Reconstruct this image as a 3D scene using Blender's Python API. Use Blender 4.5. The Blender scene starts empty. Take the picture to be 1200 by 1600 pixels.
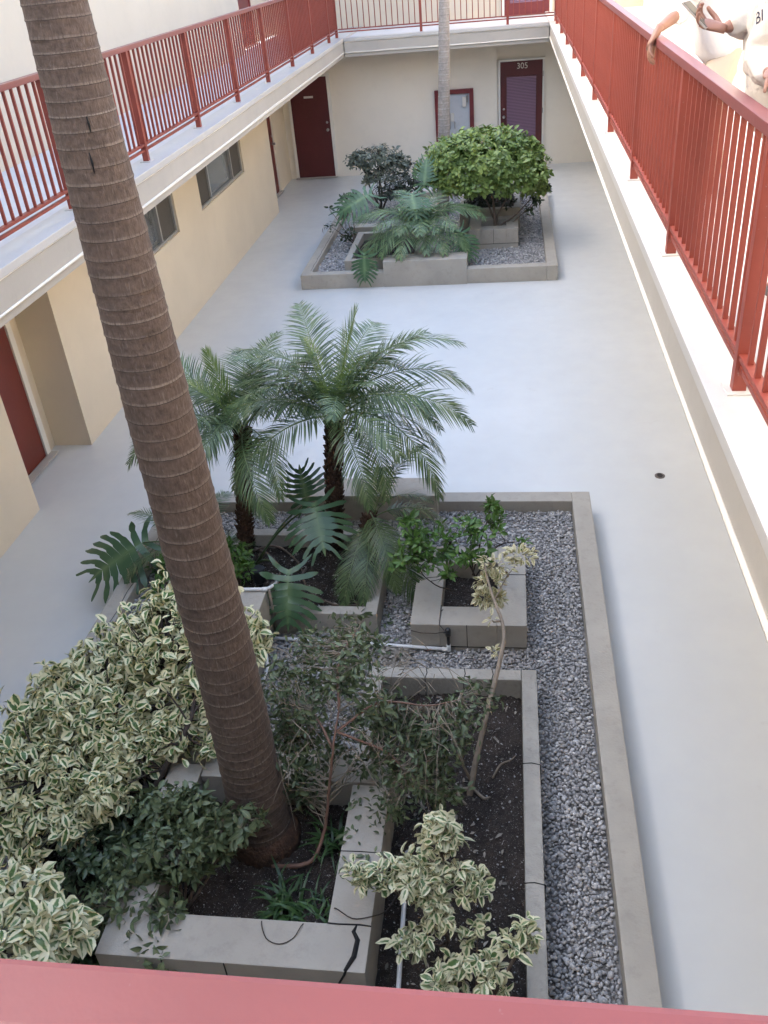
import bpy, bmesh, math, random
import numpy as np
from mathutils import Vector, Matrix
random.seed(7); RNG = np.random.default_rng(7)
R = math.radians
S = bpy.context.scene
COL = S.collection

# ---------------------------------------------------------------- camera, world, sun, exposure
F_PX, YAW, PITCH, ROLL, CAM_H = 1381.4, R(-9.674), R(32.847), R(-5.385), 4.376
cam_d = bpy.data.cameras.new('camera'); cam = bpy.data.objects.new('camera', cam_d); COL.objects.link(cam)
S.camera = cam
cam_d.sensor_fit = 'VERTICAL'; cam_d.sensor_height = 24.0; cam_d.lens = F_PX / 1600 * 24.0
cam_d.clip_start = 0.02; cam_d.clip_end = 500
fw = Vector((math.sin(YAW) * math.cos(PITCH), math.cos(YAW) * math.cos(PITCH), -math.sin(PITCH)))
rt = Vector((math.cos(YAW), -math.sin(YAW), 0)); up = rt.cross(fw)
r2 = rt * math.cos(ROLL) + up * math.sin(ROLL); u2 = -rt * math.sin(ROLL) + up * math.cos(ROLL)
M = Matrix((r2, u2, -fw)).transposed().to_4x4(); M.translation = (0, 0, CAM_H)
cam.matrix_world = M

SUN_ELEV, SUN_AZ = 32.5, 262.0            # azimuth clockwise from +Y: the sun stands over the left wing
SUN_STRENGTH, SKY_STRENGTH, EXPOSURE = 2.0, 0.15, 3.14
w = bpy.data.worlds.new('World'); S.world = w; w.use_nodes = True
nt = w.node_tree; bg = nt.nodes['Background']
sky = nt.nodes.new('ShaderNodeTexSky'); sky.sky_type = 'NISHITA'; sky.sun_disc = False
sky.sun_elevation = R(SUN_ELEV); sky.sun_rotation = R(SUN_AZ)
sky.air_density = 1.0; sky.dust_density = 5.0; sky.ozone_density = 0.3
nt.links.new(sky.outputs[0], bg.inputs[0]); bg.inputs[1].default_value = SKY_STRENGTH
sd = bpy.data.lights.new('sun', 'SUN'); sun = bpy.data.objects.new('sun', sd); COL.objects.link(sun)
sd.energy = SUN_STRENGTH; sd.angle = R(0.53); sd.color = (1.0, 0.93, 0.82)
sdir = Vector((math.sin(R(SUN_AZ)) * math.cos(R(SUN_ELEV)), math.cos(R(SUN_AZ)) * math.cos(R(SUN_ELEV)), math.sin(R(SUN_ELEV))))
sun.rotation_euler = (-sdir).to_track_quat('-Z', 'Y').to_euler(); sun.location = (-30, 0, 30)
vs = S.view_settings
S.display_settings.display_device = 'sRGB'
vs.view_transform = 'Standard'; vs.look = 'None'; vs.exposure = EXPOSURE; vs.gamma = 1.0; vs.use_curve_mapping = False
S.render.engine = 'CYCLES'
cy = S.cycles; cy.use_denoising = True; cy.max_bounces = 10; cy.diffuse_bounces = 6; cy.glossy_bounces = 3
cy.transparent_max_bounces = 8; cy.sample_clamp_indirect = 8.0; cy.use_adaptive_sampling = True; cy.adaptive_threshold = 0.015
cy.caustics_reflective = False; cy.caustics_refractive = False

# ---------------------------------------------------------------- node materials
def new_mat(name):
    m = bpy.data.materials.new(name); m.use_nodes = True
    n = m.node_tree; b = n.nodes['Principled BSDF']
    return m, n, b
def node(n, t, **kw):
    x = n.nodes.new(t)
    for k, v in kw.items(): setattr(x, k, v)
    return x
def mixc(n, a, b, fac, mode='MIX'):
    x = n.nodes.new('ShaderNodeMix'); x.data_type = 'RGBA'; x.blend_type = mode; x.clamp_factor = True
    for sock, v in ((x.inputs[0], fac), (x.inputs[6], a), (x.inputs[7], b)):
        if isinstance(v, bpy.types.NodeSocket): n.links.new(v, sock)
        elif isinstance(v, (int, float)): sock.default_value = v
        else: sock.default_value = (*v, 1)
    return x.outputs[2]
def mth(n, op, a, b=0.5):
    x = n.nodes.new('ShaderNodeMath'); x.operation = op
    for i, v in enumerate((a, b)):
        if isinstance(v, bpy.types.NodeSocket): n.links.new(v, x.inputs[i])
        else: x.inputs[i].default_value = v
    return x.outputs[0]
def rng_(n, v, lo, hi, a=0.0, b=1.0):
    x = n.nodes.new('ShaderNodeMapRange'); n.links.new(v, x.inputs[0])
    for i, q in enumerate((lo, hi, a, b)): x.inputs[i + 1].default_value = q
    return x.outputs[0]
def noise(n, scale, vec=None, detail=4.0, rough=0.55, stretch=None):
    if vec is None: vec = node(n, 'ShaderNodeTexCoord').outputs['Object']
    if stretch is not None:
        mp = node(n, 'ShaderNodeMapping'); mp.inputs['Scale'].default_value = stretch
        n.links.new(vec, mp.inputs[0]); vec = mp.outputs[0]
    x = node(n, 'ShaderNodeTexNoise'); x.inputs['Scale'].default_value = scale
    x.inputs['Detail'].default_value = detail; x.inputs['Roughness'].default_value = rough
    n.links.new(vec, x.inputs['Vector']); return x.outputs['Fac']
def attr(n, name):
    x = node(n, 'ShaderNodeAttribute'); x.attribute_name = name; return x.outputs['Fac']
def bump(n, b, h, strength=0.3, dist=0.01):
    x = node(n, 'ShaderNodeBump'); x.inputs['Strength'].default_value = strength; x.inputs['Distance'].default_value = dist
    n.links.new(h, x.inputs['Height']); n.links.new(x.outputs[0], b.inputs['Normal'])
def setc(n, b, c):
    if isinstance(c, bpy.types.NodeSocket): n.links.new(c, b.inputs['Base Color'])
    else: b.inputs['Base Color'].default_value = (*c, 1)

def paint(name, c, rough=0.5, var=0.12, scale=2.0, bscale=90.0, bstr=0.12, bdist=0.004, dirt=0.0, spec=0.5):
    """painted or plastered surface: blotchy tone, fine relief, optional grime"""
    m, n, b = new_mat(name)
    f = rng_(n, noise(n, scale, detail=6), 0.3, 0.7)
    c1 = tuple(x * (1 - var) for x in c); c2 = tuple(min(1, x * (1 + var)) for x in c)
    col = mixc(n, c1, c2, f)
    if dirt > 0:
        d = rng_(n, noise(n, scale * 4.3, detail=8, rough=0.7), 0.52, 0.8)
        col = mixc(n, col, tuple(x * 0.45 for x in c), mth(n, 'MULTIPLY', d, dirt))
    setc(n, b, col); b.inputs['Roughness'].default_value = rough; b.inputs['Specular IOR Level'].default_value = spec
    if bstr: bump(n, b, noise(n, bscale, detail=3), bstr, bdist)
    return m

MAT = {}
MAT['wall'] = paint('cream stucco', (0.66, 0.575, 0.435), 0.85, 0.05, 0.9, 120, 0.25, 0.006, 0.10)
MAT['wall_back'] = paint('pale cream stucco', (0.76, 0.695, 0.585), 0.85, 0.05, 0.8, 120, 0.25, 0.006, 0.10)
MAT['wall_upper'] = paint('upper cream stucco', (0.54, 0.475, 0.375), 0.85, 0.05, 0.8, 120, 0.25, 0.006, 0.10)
MAT['coping'] = paint('white deck paint', (0.50, 0.49, 0.465), 0.5, 0.05, 1.5, 60, 0.15, 0.004, 0.18)
MAT['fascia'] = paint('greige fascia paint', (0.43, 0.405, 0.36), 0.6, 0.06, 1.2, 70, 0.2, 0.004, 0.2)
MAT['trim'] = paint('off white caulk', (0.74, 0.71, 0.63), 0.5, 0.05, 6, 60, 0.1, 0.003, 0.1)
MAT['walk'] = paint('pale grey walkway', (0.56, 0.55, 0.55), 0.5, 0.05, 1.5, 80, 0.1, 0.003, 0.15)
MAT['kerb'] = paint('taupe masonry paint', (0.375, 0.342, 0.285), 0.75, 0.1, 3.0, 70, 0.35, 0.006, 0.4)
MAT['kerb_old'] = paint('weathered taupe concrete', (0.355, 0.33, 0.28), 0.85, 0.14, 5.0, 60, 0.5, 0.008, 0.6)
MAT['white_frame'] = paint('white trim paint', (0.72, 0.69, 0.62), 0.45, 0.03, 5, 60, 0.05)
MAT['alu'] = paint('grey aluminium', (0.30, 0.30, 0.29), 0.4, 0.05, 8, 60, 0.0)
MAT['screen'] = paint('dark insect screen', (0.075, 0.068, 0.058), 0.7, 0.06, 10, 400, 0.2, 0.002)
MAT['curtain'] = paint('pale curtain', (0.24, 0.235, 0.23), 0.8, 0.08, 4, 30, 0.2)
MAT['steel'] = paint('worn steel', (0.35, 0.34, 0.33), 0.35, 0.1, 20, 60, 0.0); MAT['steel'].node_tree.nodes['Principled BSDF'].inputs['Metallic'].default_value = 0.8
MAT['black'] = paint('black plastic', (0.015, 0.015, 0.017), 0.45, 0.1, 20, 60, 0.0)
MAT['panel'] = paint('pale grey panel', (0.46, 0.48, 0.50), 0.5, 0.06, 3, 60, 0.1, 0.003, 0.3)
MAT['pvc'] = paint('white pvc', (0.72, 0.72, 0.70), 0.4, 0.05, 12, 60, 0.0, dirt=0.3)
MAT['plate'] = paint('ivory plate', (0.62, 0.58, 0.52), 0.4, 0.03, 20, 60, 0.0)
MAT['drain'] = paint('bronze drain', (0.13, 0.11, 0.095), 0.5, 0.2, 60, 60, 0.3)
MAT['slot'] = paint('drain slot', (0.008, 0.008, 0.008), 0.9, 0.0, 5, 60, 0.0)

def red_paint(name, c, rough=0.38, var=0.12):
    m, n, b = new_mat(name)
    f = rng_(n, noise(n, 3.0, detail=5), 0.3, 0.7)
    col = mixc(n, tuple(x * (1 - var) for x in c), tuple(x * (1 + var) for x in c), f)
    sp = rng_(n, noise(n, 55, detail=3), 0.69, 0.73)
    col = mixc(n, col, tuple(min(1, x * 0.5 + 0.14) for x in c), mth(n, 'MULTIPLY', sp, 0.5))
    setc(n, b, col); b.inputs['Roughness'].default_value = rough
    bump(n, b, noise(n, 40, detail=4), 0.18, 0.003)
    return m
MAT['rail'] = red_paint('barn red enamel', (0.225, 0.044, 0.029), 0.5)
MAT['rail_cap'] = red_paint('pinkish red cap paint', (0.185, 0.050, 0.048), 0.40, 0.10)  # caps a little pinker and duller than the bars
MAT['door'] = red_paint('dark red door paint', (0.085, 0.013, 0.013), 0.45)
MAT['door_bright'] = red_paint('brick red door paint', (0.135, 0.020, 0.011), 0.45)
MAT['frame_red'] = red_paint('red frame paint', (0.15, 0.02, 0.022), 0.45)

def blinds():
    m, n, b = new_mat('mauve blinds')
    tc = node(n, 'ShaderNodeTexCoord').outputs['Object']
    wv = node(n, 'ShaderNodeTexWave'); wv.bands_direction = 'Z'; wv.inputs['Scale'].default_value = 11; wv.inputs['Distortion'].default_value = 0.6
    n.links.new(tc, wv.inputs[0])
    setc(n, b, mixc(n, (0.12, 0.065, 0.10), (0.22, 0.13, 0.19), wv.outputs['Fac'])); b.inputs['Roughness'].default_value = 0.25
    bump(n, b, wv.outputs['Fac'], 0.4, 0.004)
    return m
MAT['blinds'] = blinds()

def floor_mat():
    m, n, b = new_mat('grey deck coating')
    a = rng_(n, noise(n, 0.55, detail=5), 0.3, 0.7); c = rng_(n, noise(n, 3.5, detail=7, rough=0.65), 0.35, 0.7)
    col = mixc(n, (0.565, 0.575, 0.550), (0.622, 0.630, 0.605), a)
    col = mixc(n, col, (0.53, 0.53, 0.525), mth(n, 'MULTIPLY', c, 0.35))
    st = rng_(n, noise(n, 1.7, detail=9, rough=0.75), 0.62, 0.72)
    col = mixc(n, col, (0.47, 0.455, 0.43), mth(n, 'MULTIPLY', st, 0.5))
    setc(n, b, col)
    n.links.new(rng_(n, c, 0, 1, 0.34, 0.5), b.inputs['Roughness']); b.inputs['Specular IOR Level'].default_value = 0.45
    bump(n, b, noise(n, 160, detail=3), 0.10, 0.003)
    return m
MAT['floor'] = floor_mat()

def glass_mat():
    m, n, b = new_mat('window glass'); b.inputs['Base Color'].default_value = (0.8, 0.85, 0.85, 1)
    b.inputs['Roughness'].default_value = 0.03; b.inputs['Transmission Weight'].default_value = 0.85; b.inputs['IOR'].default_value = 1.45
    return m
MAT['glass'] = glass_mat()

def soil_mat():
    m, n, b = new_mat('dark damp soil')
    a = noise(n, 9, detail=9, rough=0.7); s = noise(n, 60, detail=2); s2 = noise(n, 150, detail=1)
    col = mixc(n, (0.016, 0.012, 0.009), (0.066, 0.048, 0.037), rng_(n, a, 0.3, 0.75))
    col = mixc(n, col, (0.38, 0.36, 0.33), rng_(n, s, 0.665, 0.70))
    col = mixc(n, col, (0.30, 0.27, 0.24), rng_(n, s2, 0.68, 0.71))
    setc(n, b, col); b.inputs['Roughness'].default_value = 0.95
    bump(n, b, mth(n, 'ADD', a, mth(n, 'MULTIPLY', s, 0.4)), 1.0, 0.05)
    return m
MAT['soil'] = soil_mat()
def gravel_mat():
    m, n, b = new_mat('grey river pebbles')
    r = attr(n, 'rnd'); v = noise(n, 60, detail=4)
    cr = node(n, 'ShaderNodeValToRGB'); n.links.new(r, cr.inputs[0])
    e = cr.color_ramp.elements; e[0].position = 0; e[0].color = (0.20, 0.20, 0.20, 1); e[1].position = 1; e[1].color = (0.72, 0.70, 0.67, 1)
    for p, c in ((0.25, (0.27, 0.268, 0.265, 1)), (0.5, (0.40, 0.392, 0.38, 1)), (0.7, (0.49, 0.46, 0.42, 1)), (0.85, (0.60, 0.585, 0.565, 1))):
        q = cr.color_ramp.elements.new(p); q.color = c
    setc(n, b, mixc(n, cr.outputs[0], (0.2, 0.19, 0.18), mth(n, 'MULTIPLY', rng_(n, v, 0.4, 0.7), 0.4)))
    b.inputs['Roughness'].default_value = 0.6; bump(n, b, v, 0.2, 0.004)
    return m
MAT['gravel'] = gravel_mat()
MAT['gravel_base'] = paint('dark base grit', (0.18, 0.172, 0.16), 0.95, 0.3, 20, 60, 0.6, 0.01)  # grit layer under the pebbles, darker than most of them

def leaf_mat(name, dark, light, vein=None, rough=0.42, trans=0.25, spec=0.5, under=None):
    m, n, b = new_mat(name)
    uv = node(n, 'ShaderNodeUVMap').outputs[0]; sx = node(n, 'ShaderNodeSeparateXYZ'); n.links.new(uv, sx.inputs[0])
    r = attr(n, 'rnd')
    col = mixc(n, dark, light, r)
    d = mth(n, 'ABSOLUTE', mth(n, 'SUBTRACT', sx.outputs[0], 0.5))
    if vein: col = mixc(n, vein, col, rng_(n, d, 0.0, 0.07))
    if under:
        g = node(n, 'ShaderNodeNewGeometry'); col = mixc(n, col, under, mth(n, 'MULTIPLY', g.outputs['Backfacing'], 0.7))
    setc(n, b, col); b.inputs['Roughness'].default_value = rough; b.inputs['Specular IOR Level'].default_value = spec
    if trans:
        t = node(n, 'ShaderNodeBsdfTranslucent'); mx = node(n, 'ShaderNodeMixShader'); mx.inputs[0].default_value = trans
        n.links.new(col, t.inputs[0]); n.links.new(b.outputs[0], mx.inputs[1]); n.links.new(t.outputs[0], mx.inputs[2])
        n.links.new(mx.outputs[0], n.nodes['Material Output'].inputs[0])
    return m
def variegated(name, cream, green, grey, lo=0.42, hi=0.62, trans=0.2):
    m, n, b = new_mat(name)
    uv = node(n, 'ShaderNodeUVMap').outputs[0]; sx = node(n, 'ShaderNodeSeparateXYZ'); n.links.new(uv, sx.inputs[0])
    r = attr(n, 'rnd')
    d = mth(n, 'MULTIPLY', mth(n, 'ABSOLUTE', mth(n, 'SUBTRACT', sx.outputs[0], 0.5)), 2.0)
    vv = mth(n, 'ABSOLUTE', mth(n, 'SUBTRACT', sx.outputs[1], 0.42))
    d = mth(n, 'ADD', d, mth(n, 'MULTIPLY', vv, 0.5))
    nz = noise(n, 38, detail=3); d = mth(n, 'ADD', d, mth(n, 'MULTIPLY', mth(n, 'SUBTRACT', nz, 0.5), 0.75))
    d = mth(n, 'ADD', d, mth(n, 'MULTIPLY', mth(n, 'SUBTRACT', r, 0.5), 0.6))
    cen = mixc(n, green, grey, rng_(n, noise(n, 26, detail=2), 0.42, 0.62))
    crm = mixc(n, cream, tuple(x * 0.8 for x in cream), r)
    f = rng_(n, d, lo, hi); col = mixc(n, cen, crm, f)
    col = mixc(n, col, (0.30, 0.19, 0.07), mth(n, 'MULTIPLY', rng_(n, r, 0.965, 0.98), rng_(n, nz, 0.45, 0.55)))
    setc(n, b, col); b.inputs['Roughness'].default_value = 0.42
    t = node(n, 'ShaderNodeBsdfTranslucent'); mx = node(n, 'ShaderNodeMixShader'); mx.inputs[0].default_value = trans
    n.links.new(col, t.inputs[0]); n.links.new(b.outputs[0], mx.inputs[1]); n.links.new(t.outputs[0], mx.inputs[2])
    n.links.new(mx.outputs[0], n.nodes['Material Output'].inputs[0])
    return m
MAT['vari'] = variegated('cream edged leaf', (0.78, 0.74, 0.46), (0.055, 0.13, 0.025), (0.15, 0.23, 0.085), 0.36, 0.50)
MAT['vari_white'] = variegated('white edged leaf', (0.77, 0.74, 0.49), (0.085, 0.165, 0.05), (0.22, 0.30, 0.14), 0.34, 0.50)
MAT['vari_yellow'] = variegated('yellowish pale leaf', (0.72, 0.66, 0.42), (0.16, 0.18, 0.05), (0.30, 0.28, 0.12), 0.2, 0.55)
MAT['bright'] = leaf_mat('fresh green leaf', (0.05, 0.115, 0.022), (0.13, 0.25, 0.05), (0.16, 0.27, 0.08), 0.38)
MAT['round'] = leaf_mat('clipped green leaf', (0.09, 0.155, 0.035), (0.31, 0.41, 0.12), None, 0.4)
MAT['dark'] = leaf_mat('dusty dark leaf', (0.028, 0.050, 0.022), (0.075, 0.11, 0.050), (0.11, 0.13, 0.08), 0.42, 0.15)
MAT['sparse'] = leaf_mat('dusty olive leaf', (0.055, 0.082, 0.038), (0.150, 0.190, 0.090), (0.17, 0.20, 0.10), 0.45, 0.15)
MAT['greyleaf'] = leaf_mat('grey green leaf', (0.08, 0.10, 0.07), (0.20, 0.225, 0.165), None, 0.45, 0.15)
MAT['hedge'] = leaf_mat('dark hedge leaf', (0.014, 0.02, 0.012), (0.04, 0.055, 0.03), None, 0.5, 0.1)  # very dark green leaf tone
MAT['frond'] = leaf_mat('date palm leaflet', (0.042, 0.082, 0.030), (0.150, 0.215, 0.085), None, 0.36, 0.2, 0.6)
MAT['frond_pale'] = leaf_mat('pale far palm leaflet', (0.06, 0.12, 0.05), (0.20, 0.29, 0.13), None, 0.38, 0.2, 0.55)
MAT['frond_young'] = leaf_mat('young palm leaflet', (0.10, 0.17, 0.045), (0.20, 0.28, 0.08), None, 0.36, 0.25, 0.6)
MAT['philo'] = leaf_mat('glossy split leaf', (0.032, 0.080, 0.036), (0.075, 0.145, 0.062), (0.12, 0.19, 0.08), 0.33, 0.12, 0.55)
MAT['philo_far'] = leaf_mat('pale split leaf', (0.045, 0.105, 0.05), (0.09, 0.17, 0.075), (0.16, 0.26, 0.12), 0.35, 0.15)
MAT['grass'] = leaf_mat('strappy ground leaf', (0.025, 0.06, 0.018), (0.07, 0.14, 0.04), None, 0.4, 0.2)
MAT['litter'] = leaf_mat('dry fallen leaf', (0.15, 0.13, 0.10), (0.42, 0.38, 0.32), None, 0.8, 0.1)
MAT['stem'] = paint('grey brown bark', (0.14, 0.105, 0.08), 0.85, 0.25, 14, 60, 0.6, 0.01)
MAT['stem_red'] = paint('reddish bark', (0.19, 0.105, 0.072), 0.8, 0.2, 14, 60, 0.5, 0.01)
MAT['stem_pale'] = paint('pale tan bark', (0.25, 0.20, 0.145), 0.8, 0.25, 14, 60, 0.5, 0.01)
MAT['stem_dark'] = paint('dark bark', (0.055, 0.042, 0.034), 0.9, 0.25, 14, 60, 0.6, 0.01)
MAT['twig'] = paint('dry twig', (0.25, 0.21, 0.155), 0.8, 0.25, 20, 60, 0.0)
MAT['petiole'] = paint('green leaf stalk', (0.07, 0.11, 0.045), 0.5, 0.15, 14, 60, 0.0)

def ringed(name, c1, c2, pale, band=0.16, uscale=46):
    """palm bark: vertical fibres broken by pale leaf-scar rings (v counts rings)"""
    m, n, b = new_mat(name)
    uv = node(n, 'ShaderNodeUVMap').outputs[0]; sx = node(n, 'ShaderNodeSeparateXYZ'); n.links.new(uv, sx.inputs[0])
    fib = noise(n, 1.0, uv, 5, 0.6, (uscale, 2.2, 1)); blot = noise(n, 1.0, uv, 4, 0.6, (5, 0.7, 1))
    wob = mth(n, 'MULTIPLY', mth(n, 'SUBTRACT', noise(n, 1.0, uv, 3, 0.6, (9, 0.5, 1)), 0.5), 0.14)
    v = mth(n, 'FRACT', mth(n, 'ADD', sx.outputs[1], wob))
    col = mixc(n, c1, c2, rng_(n, fib, 0.32, 0.68))
    col = mixc(n, col, tuple(x * 0.62 for x in c1), mth(n, 'MULTIPLY', rng_(n, blot, 0.5, 0.75), 0.6))
    f2 = noise(n, 1.0, uv, 2, 0.5, (uscale * 2.2, 1.0, 1))
    ring = rng_(n, v, band * 0.55, band, 1.0, 0.0)
    ring = mth(n, 'MULTIPLY', ring, rng_(n, f2, 0.34, 0.52)); ring = mth(n, 'MULTIPLY', ring, rng_(n, blot, 0.72, 0.38, 0.15, 1.0))
    wn = node(n, 'ShaderNodeTexWhiteNoise'); wn.noise_dimensions = '1D'; n.links.new(mth(n, 'FLOOR', mth(n, 'ADD', sx.outputs[1], wob)), wn.inputs['W'])
    ring = mth(n, 'MULTIPLY', ring, rng_(n, wn.outputs['Value'], 0, 1, 0.35, 1.0))
    col = mixc(n, col, pale, ring)
    flk = mth(n, 'MULTIPLY', rng_(n, f2, 0.64, 0.72), 0.4); col = mixc(n, col, pale, flk)
    col = mixc(n, col, tuple(x * 0.3 for x in c1), rng_(n, v, 0.955, 0.985))
    setc(n, b, col); b.inputs['Roughness'].default_value = 0.9
    h = mth(n, 'ADD', mth(n, 'MULTIPLY', fib, 0.7), mth(n, 'MULTIPLY', f2, 0.4))
    bump(n, b, h, 0.75, 0.012)
    return m
MAT['palm_bark'] = ringed('ringed brown palm bark', (0.080, 0.056, 0.043), (0.138, 0.100, 0.079), (0.245, 0.205, 0.172))
MAT['palm_grey'] = ringed('ringed pale palm bark', (0.27, 0.245, 0.225), (0.37, 0.34, 0.315), (0.44, 0.42, 0.40), 0.3, 16)
MAT['date_bark'] = paint('fibrous date palm bark', (0.078, 0.042, 0.026), 0.95, 0.4, 30, 60, 0.9, 0.02)

MAT['skin'] = paint('warm skin', (0.27, 0.14, 0.097), 0.5, 0.06, 12, 120, 0.08, 0.002)
MAT['skin2'] = paint('tan skin', (0.26, 0.132, 0.094), 0.5, 0.06, 12, 120, 0.08, 0.002)
MAT['tee'] = paint('white cotton', (0.66, 0.65, 0.64), 0.9, 0.03, 6, 30, 0.3, 0.01)
MAT['sweat'] = paint('off white sweatshirt', (0.52, 0.49, 0.45), 0.95, 0.06, 5, 22, 0.5, 0.02)
MAT['pants'] = paint('beige cotton trousers', (0.52, 0.45, 0.36), 0.9, 0.06, 5, 40, 0.3, 0.01)
MAT['jeans'] = paint('faded blue denim', (0.16, 0.20, 0.27), 0.9, 0.1, 6, 60, 0.3, 0.006)
MAT['hair'] = paint('dark hair', (0.02, 0.015, 0.012), 0.5, 0.3, 40, 80, 0.6, 0.01)
MAT['shoe'] = paint('grey shoe', (0.12, 0.12, 0.12), 0.6, 0.1, 10, 60, 0.1)
MAT['ink'] = paint('dark navy print', (0.03, 0.03, 0.06), 0.8, 0.1, 10, 60, 0.0)
MAT['phone'] = paint('silver phone shell', (0.30, 0.28, 0.26), 0.3, 0.03, 10, 60, 0.0)
MAT['eye'] = paint('eye', (0.03, 0.02, 0.015), 0.2, 0.0, 10, 60, 0.0)
MAT['num'] = paint('brass numerals', (0.62, 0.55, 0.46), 0.35, 0.05, 10, 60, 0.0)

# ---------------------------------------------------------------- mesh helpers
def sm(pts, k=4):
    P = [Vector(p) for p in pts]; P = [P[0] * 2 - P[1]] + P + [P[-1] * 2 - P[-2]]; out = []
    for i in range(1, len(P) - 2):
        for j in range(k):
            t = j / k; a, b, c, d = P[i - 1:i + 3]
            out.append(0.5 * ((2 * b) + (c - a) * t + (2 * a - 5 * b + 4 * c - d) * t * t + (3 * b - a - 3 * c + d) * t ** 3))
    return out + [P[-2]]
def lin(r, n): return list(np.interp(np.linspace(0, 1, n), np.linspace(0, 1, len(r)), r))
class MB:
    def __init__(s): s.v = []; s.f = []; s.uv = {}
    def box(s, x0, x1, y0, y1, z0, z1):
        i = len(s.v); s.v += [(x0, y0, z0), (x1, y0, z0), (x1, y1, z0), (x0, y1, z0), (x0, y0, z1), (x1, y0, z1), (x1, y1, z1), (x0, y1, z1)]
        s.f += [tuple(i + k for k in q) for q in ((0, 3, 2, 1), (4, 5, 6, 7), (0, 1, 5, 4), (1, 2, 6, 5), (2, 3, 7, 6), (3, 0, 4, 7))]; return s
    def tube(s, pts, rad, n=6, cap=True):
        pts = [Vector(p) for p in pts]; base = len(s.v)
        if not hasattr(rad, '__len__'): rad = [rad] * len(pts)
        t0 = (pts[1] - pts[0]).normalized(); a = t0.orthogonal().normalized()
        for i, p in enumerate(pts):
            t = (pts[min(i + 1, len(pts) - 1)] - pts[max(i - 1, 0)]).normalized()
            a = (a - t * a.dot(t)).normalized(); b = t.cross(a)
            for k in range(n):
                q = 2 * math.pi * k / n; s.v.append(tuple(p + (a * math.cos(q) + b * math.sin(q)) * rad[i]))
        for i in range(len(pts) - 1):
            for k in range(n):
                k2 = (k + 1) % n; s.f.append((base + i * n + k, base + i * n + k2, base + (i + 1) * n + k2, base + (i + 1) * n + k))
        if cap:
            s.f.append(tuple(base + k for k in reversed(range(n)))); s.f.append(tuple(base + (len(pts) - 1) * n + k for k in range(n)))
        return s
    def cyl(s, c, r, z0, z1, n=24): return s.tube([(c[0], c[1], z0), (c[0], c[1], z1)], r, n)
    def quad(s, a, b, c, d):
        i = len(s.v); s.v += [a, b, c, d]; s.f.append((i, i + 1, i + 2, i + 3)); return s
    def build(s, name, mat, parent=None, smooth=False, bevel=0.0):
        me = bpy.data.meshes.new(name); me.from_pydata(s.v, [], s.f)
        if bevel:
            bm = bmesh.new(); bm.from_mesh(me)
            bmesh.ops.bevel(bm, geom=bm.edges[:], offset=bevel, segments=2, affect='EDGES', profile=0.7); bm.to_mesh(me); bm.free()
        if smooth: me.polygons.foreach_set('use_smooth', [True] * len(me.polygons))
        me.materials.append(mat); return link(name, me, parent)
def link(name, me, parent=None):
    o = bpy.data.objects.new(name, me); COL.objects.link(o)
    if parent: o.parent = parent; o.matrix_parent_inverse = Matrix.Translation(-parent.location)
    return o
def tag(o, label=None, cat=None, group=None, kind=None):
    for k, v in (('label', label), ('category', cat), ('group', group), ('kind', kind)):
        if v: o[k] = v
    return o
def thing(name, label, cat, loc=(0, 0, 0), group=None):
    o = bpy.data.objects.new(name, None); COL.objects.link(o); o.location = loc; o.empty_display_size = 0.1
    return tag(o, label, cat, group)
def arr_mesh(name, V, Fq, mat, UV=None, rnd=None, smooth=True, parent=None):
    """numpy mesh: V (n,3), Fq (m,3|4), UV per vertex, rnd per vertex"""
    V = np.asarray(V, np.float32); Fq = np.asarray(Fq, np.int32); m, k = Fq.shape
    me = bpy.data.meshes.new(name); me.vertices.add(len(V)); me.vertices.foreach_set('co', V.ravel())
    me.loops.add(m * k); me.loops.foreach_set('vertex_index', Fq.ravel())
    me.polygons.add(m); me.polygons.foreach_set('loop_start', np.arange(0, m * k, k, dtype=np.int32))
    me.polygons.foreach_set('use_smooth', np.full(m, smooth))
    me.update(calc_edges=True)
    if UV is not None:
        l = me.uv_layers.new(name='UVMap'); l.data.foreach_set('uv', np.asarray(UV, np.float32)[Fq.ravel()].ravel())
    if rnd is not None:
        a = me.attributes.new('rnd', 'FLOAT', 'POINT'); a.data.foreach_set('value', np.asarray(rnd, np.float32))
    me.materials.append(mat); me.validate()
    return link(name, me, parent)
def inst(tv, tf, M):
    N, n = len(M), len(tv)
    V = np.einsum('nij,vj->nvi', M[:, :3, :3], tv) + M[:, None, :3, 3]
    Fq = tf[None] + (np.arange(N) * n)[:, None, None]
    return V.reshape(-1, 3), Fq.reshape(-1, tf.shape[1])
def nrm(a): return a / np.maximum(np.linalg.norm(a, axis=-1, keepdims=True), 1e-9)

def leaf_template(rows=5, wpos=0.42, curl=0.25, fold=0.22, tipsharp=1.0, twist=0.0):
    """unit leaf along +Y, normal +Z, width 1 and length 1 scaled later"""
    V = []; UV = []
    for i in range(rows):
        t = i / (rows - 1)
        wd = (math.sin(math.pi * min(1, t / (2 * wpos))) if t < wpos else math.cos(math.pi / 2 * ((t - wpos) / (1 - wpos)) ** tipsharp)) if 0 < t < 1 else 0.04
        wd = max(wd, 0.05); z = -curl * t * t
        for j, sx in enumerate((-1, 0, 1)):
            V.append((sx * wd * 0.5, t, z + (fold * wd * 0.5 if sx else 0) + twist * sx * t * wd * 0.5)); UV.append((0.5 + sx * 0.5, t))
    Fq = []
    for i in range(rows - 1):
        for j in range(2):
            a = i * 3 + j; Fq.append((a, a + 1, a + 4, a + 3))
    return np.array(V), np.array(Fq), np.array(UV)
LEAF = [leaf_template(5, 0.42, 0.18, 0.3), leaf_template(5, 0.45, 0.45, 0.15), leaf_template(5, 0.4, -0.1, 0.25)]
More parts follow.
